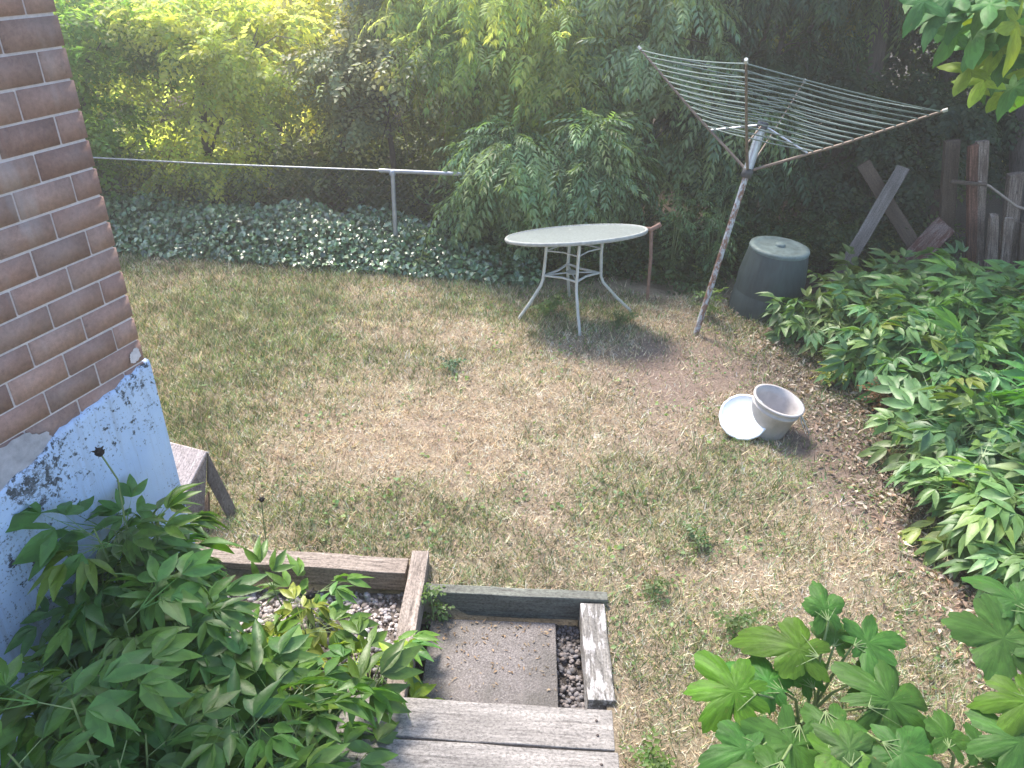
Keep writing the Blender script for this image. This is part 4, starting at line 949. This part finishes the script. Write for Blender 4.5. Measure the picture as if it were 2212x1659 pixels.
# low undergrowth along the right part of the hedge foot
n = 3800; x = rng.uniform(-.2, 4.2, n); y = 6.42 + .10 * x + rng.uniform(0, .9, n) - .45 * np.exp(-((x - 1.55) / .35) ** 2) * rng.random(n)
P = np.stack([x, y, rng.random(n) * (.10 + .35 * np.clip((y - 6.2) * 1.2, 0, 1))], 1)
D = rng.normal(size=(n, 3)) * .6 + np.array([0, -.5, .2]); U = rng.normal(size=(n, 3)) * .35 + np.array([0, -.3, 1])
V, F, C = scatter(SPRIG, P, D, U, rng.uniform(.5, 1.1, n), colvar((.07, .12, .045), n, .35, .15, (.16, .2, .06), .1))
tag(mesh_np('undergrowth', V, F, LEAF, None, C), 'tangled low green undergrowth at the foot of the hedge', 'undergrowth', kind='stuff')
n = 3600; x = rng.uniform(-5.2, .8, n); y = rng.uniform(7.5, 10.2, n)
P = np.stack([x, y, rng.random(n) * (.25 + .5 * fbm(x, y, .8, 51))], 1)
D = rng.normal(size=(n, 3)) * .6 + np.array([0, -.5, .1]); U = rng.normal(size=(n, 3)) * .35 + np.array([0, -.3, 1])
V, F, C = scatter(SPRIG, P, D, U, rng.uniform(.8, 1.5, n), colvar((.12, .15, .07), n, .35, .15, (.3, .34, .14), .1))
tag(mesh_np('brushwood', V, F, LEAF, None, C), 'dim leafy brush on the ground beyond the chain link fence', 'undergrowth', kind='stuff')
# tall narrow saplings between table and pole
def sapling(base, h, r, n_, c, lab, size=.6, tm=PINN, cat='sapling', group='saplings and tall weeds at the hedge foot', droop=.15):
    root = empty('sapling' if cat == 'sapling' else 'weed', base, lab, cat, group); s_ = MB(); P = []; D = []
    k = max(1, n_ // 14)
    for i in range(k):
        a = random.uniform(0, 6.28); e = Vector(base) + Vector((r * math.cos(a) * random.random(), r * math.sin(a) * random.random(), h * random.uniform(.75, 1)))
        s_.tube([base, Vector(base).lerp(e, .5), e], [.006, .005, .002], 5, False)
        for j in range(n_ // k):
            t = .25 + .75 * random.random(); q = Vector(base).lerp(e, t); az = random.uniform(0, 6.28)
            P.append(q[:]); D.append((math.cos(az), math.sin(az), random.uniform(-droop * 2, .5)))
    P = np.array(P); m_ = len(P)
    V, F, C = scatter(tm, P, np.array(D), np.array([[0, 0, 1.]]) + rng.normal(size=(m_, 3)) * .2, size * rng.uniform(.7, 1.2, m_), colvar(c, m_, .25, .1))
    mesh_np('foliage', V, F, LEAF, root, C); s_.build('stem', SG, root)
sapling((1.42, 6.55, 0), 1.05, .18, 80, (.13, .22, .10), 'tall narrow sapling between the rusty stake and the leaning pole')
sapling((1.75, 6.45, 0), .75, .2, 70, (.13, .22, .10), 'bushy sapling directly left of the compost bin')
sapling((1.9, 6.9, 0), 1.0, .2, 60, (.10, .17, .08), 'slender sapling behind the compost bin')
sapling((.75, 6.6, 0), .6, .2, 50, (.13, .22, .10), 'low sapling seen under the patio table')
sapling((-.9, 6.42, 0), .42, .1, 14, (.14, .2, .06), 'upright pale weed at the lawn edge in front of the fence post', .45, SPRIG, 'weed')
sapling((1.62, 5.75, 0), .32, .14, 30, (.11, .18, .06), 'low leafy weed behind the pole foot', .6, SPRIG, 'weed')
sapling((2.28, 4.72, 0), .24, .11, 26, (.34, .36, .07), 'small yellow green plant at the bed edge', .6, SPRIG, 'weed')
sapling((-.325, 2.50, PIT_Z), .26, .07, 18, (.12, .2, .06), 'small weed in the back left corner of the paver pit', .45, SPRIG, 'weed')
sapling((.33, 1.88, PIT_Z), .14, .06, 18, (.22, .05, .05), 'small red leaved plant in the gap right of the paver', .4, SPRIG, 'weed')
sapling((.62, 1.75, 0), .18, .12, 30, (.12, .2, .05), 'green weed just right of the wooden step', .5, SPRIG, 'weed')
sapling((1.05, 2.45, 0), .16, .1, 22, (.12, .19, .07), 'green weed on the dry grass behind the hollyhock', .5, SPRIG, 'weed')
sapling((1.02, 2.95, 0), .12, .1, 22, (.13, .19, .08), 'dandelion-like weed in the lawn right of the pit', .5, SPRIG, 'weed')
sapling((.72, 2.62, 0), .1, .07, 14, (.13, .19, .08), 'tiny weed at the back right of the pit', .45, SPRIG, 'weed')
sapling((-.45, 4.75, 0), .08, .14, 18, (.12, .19, .12), 'bluish green weed rosette in the middle of the lawn', .5, SPRIG, 'weed')
sapling((.25, 5.75, 0), .2, .22, 50, (.13, .21, .09), 'green weeds growing under the left side of the patio table', .5, SPRIG, 'weed')
sapling((.85, 5.55, 0), .14, .16, 30, (.13, .2, .1), 'green weeds by the right foot of the patio table', .45, SPRIG, 'weed')
n = 170; x = rng.uniform(-.33, .24, n); y = 2.5 - rng.beta(1, 3, n) * .8
V, F, C = scatter([diamond(.02, .01, .4), diamond(.03, .006, .2)], np.stack([x, y, np.full(n, PIT_Z + .045)], 1), rng.normal(size=(n, 3)) * np.array([1, 1, .1]), rng.normal(size=(n, 3)) * .2 + np.array([0, 0, 1]), rng.uniform(.5, 1.1, n), colvar((.28, .20, .13), n, .5, .1))
tag(mesh_np('paver_litter', V, F, GRASS, None, C), 'dry leaf crumbs scattered on the sunken paver', 'leaf litter', kind='stuff')
# dry brown stalks inside the bed edge
for (bx_, by_, lab) in ((2.55, 4.35, 'withered brown plant beside the small yellow one'), (2.5, 3.35, 'withered brown plant at the bed edge right of the pail')):
    sapling((bx_, by_, 0), .28, .2, 60, (.17, .10, .06), lab, .55, SPRIG, 'withered plant')

# ================================================================= AIR
hz = MB(); hz.box((0, 8, 3.6), (56, 52, 9.6));  # even volume added to imitate the lens glare around the sun
m = bpy.data.materials.new('haze_air'); m.use_nodes = True; nt = m.node_tree; nt.nodes.clear()
o_ = N(nt, 'ShaderNodeOutputMaterial'); pv_ = N(nt, 'ShaderNodeVolumePrincipled')
pv_.inputs['Color'].default_value = (1, .94, .86, 1); pv_.inputs['Density'].default_value = .014; pv_.inputs['Anisotropy'].default_value = .65
nt.links.new(pv_.outputs[0], o_.inputs['Volume'])
tag(hz.build('haze', m), 'thin bright haze added for the sun glare at the upper left', 'haze', kind='stuff')

# ================================================================= LIGHT
SUN_AZ, SUN_EL = -32, 55      # azimuth from +Y, negative = left
wd = bpy.data.worlds.new('World'); sc.world = wd; wd.use_nodes = True; nt = wd.node_tree
sky = N(nt, 'ShaderNodeTexSky', sky_type='NISHITA'); sky.sun_disc = False; sky.sun_elevation = math.radians(SUN_EL); sky.sun_rotation = math.radians(SUN_AZ)
bg = nt.nodes['Background']; bg.inputs[1].default_value = .15; nt.links.new(sky.outputs[0], bg.inputs[0])
sn = bpy.data.lights.new('sun', 'SUN'); sn.energy = 2.8; sn.angle = math.radians(16); sn.color = (1, .92, .80)
so = bpy.data.objects.new('sun', sn); col.objects.link(so)
az, el = math.radians(SUN_AZ), math.radians(SUN_EL)
sd = Vector((math.sin(az) * math.cos(el), math.cos(az) * math.cos(el), math.sin(el)))
so.rotation_euler = sd.to_track_quat('Z', 'Y').to_euler()
sc.view_settings.view_transform = 'Standard'; sc.view_settings.look = 'None'; sc.view_settings.gamma = 1
sc.view_settings.exposure = 1.8
sc.cycles.max_bounces = 6; sc.cycles.transparent_max_bounces = 4; sc.cycles.volume_bounces = 0
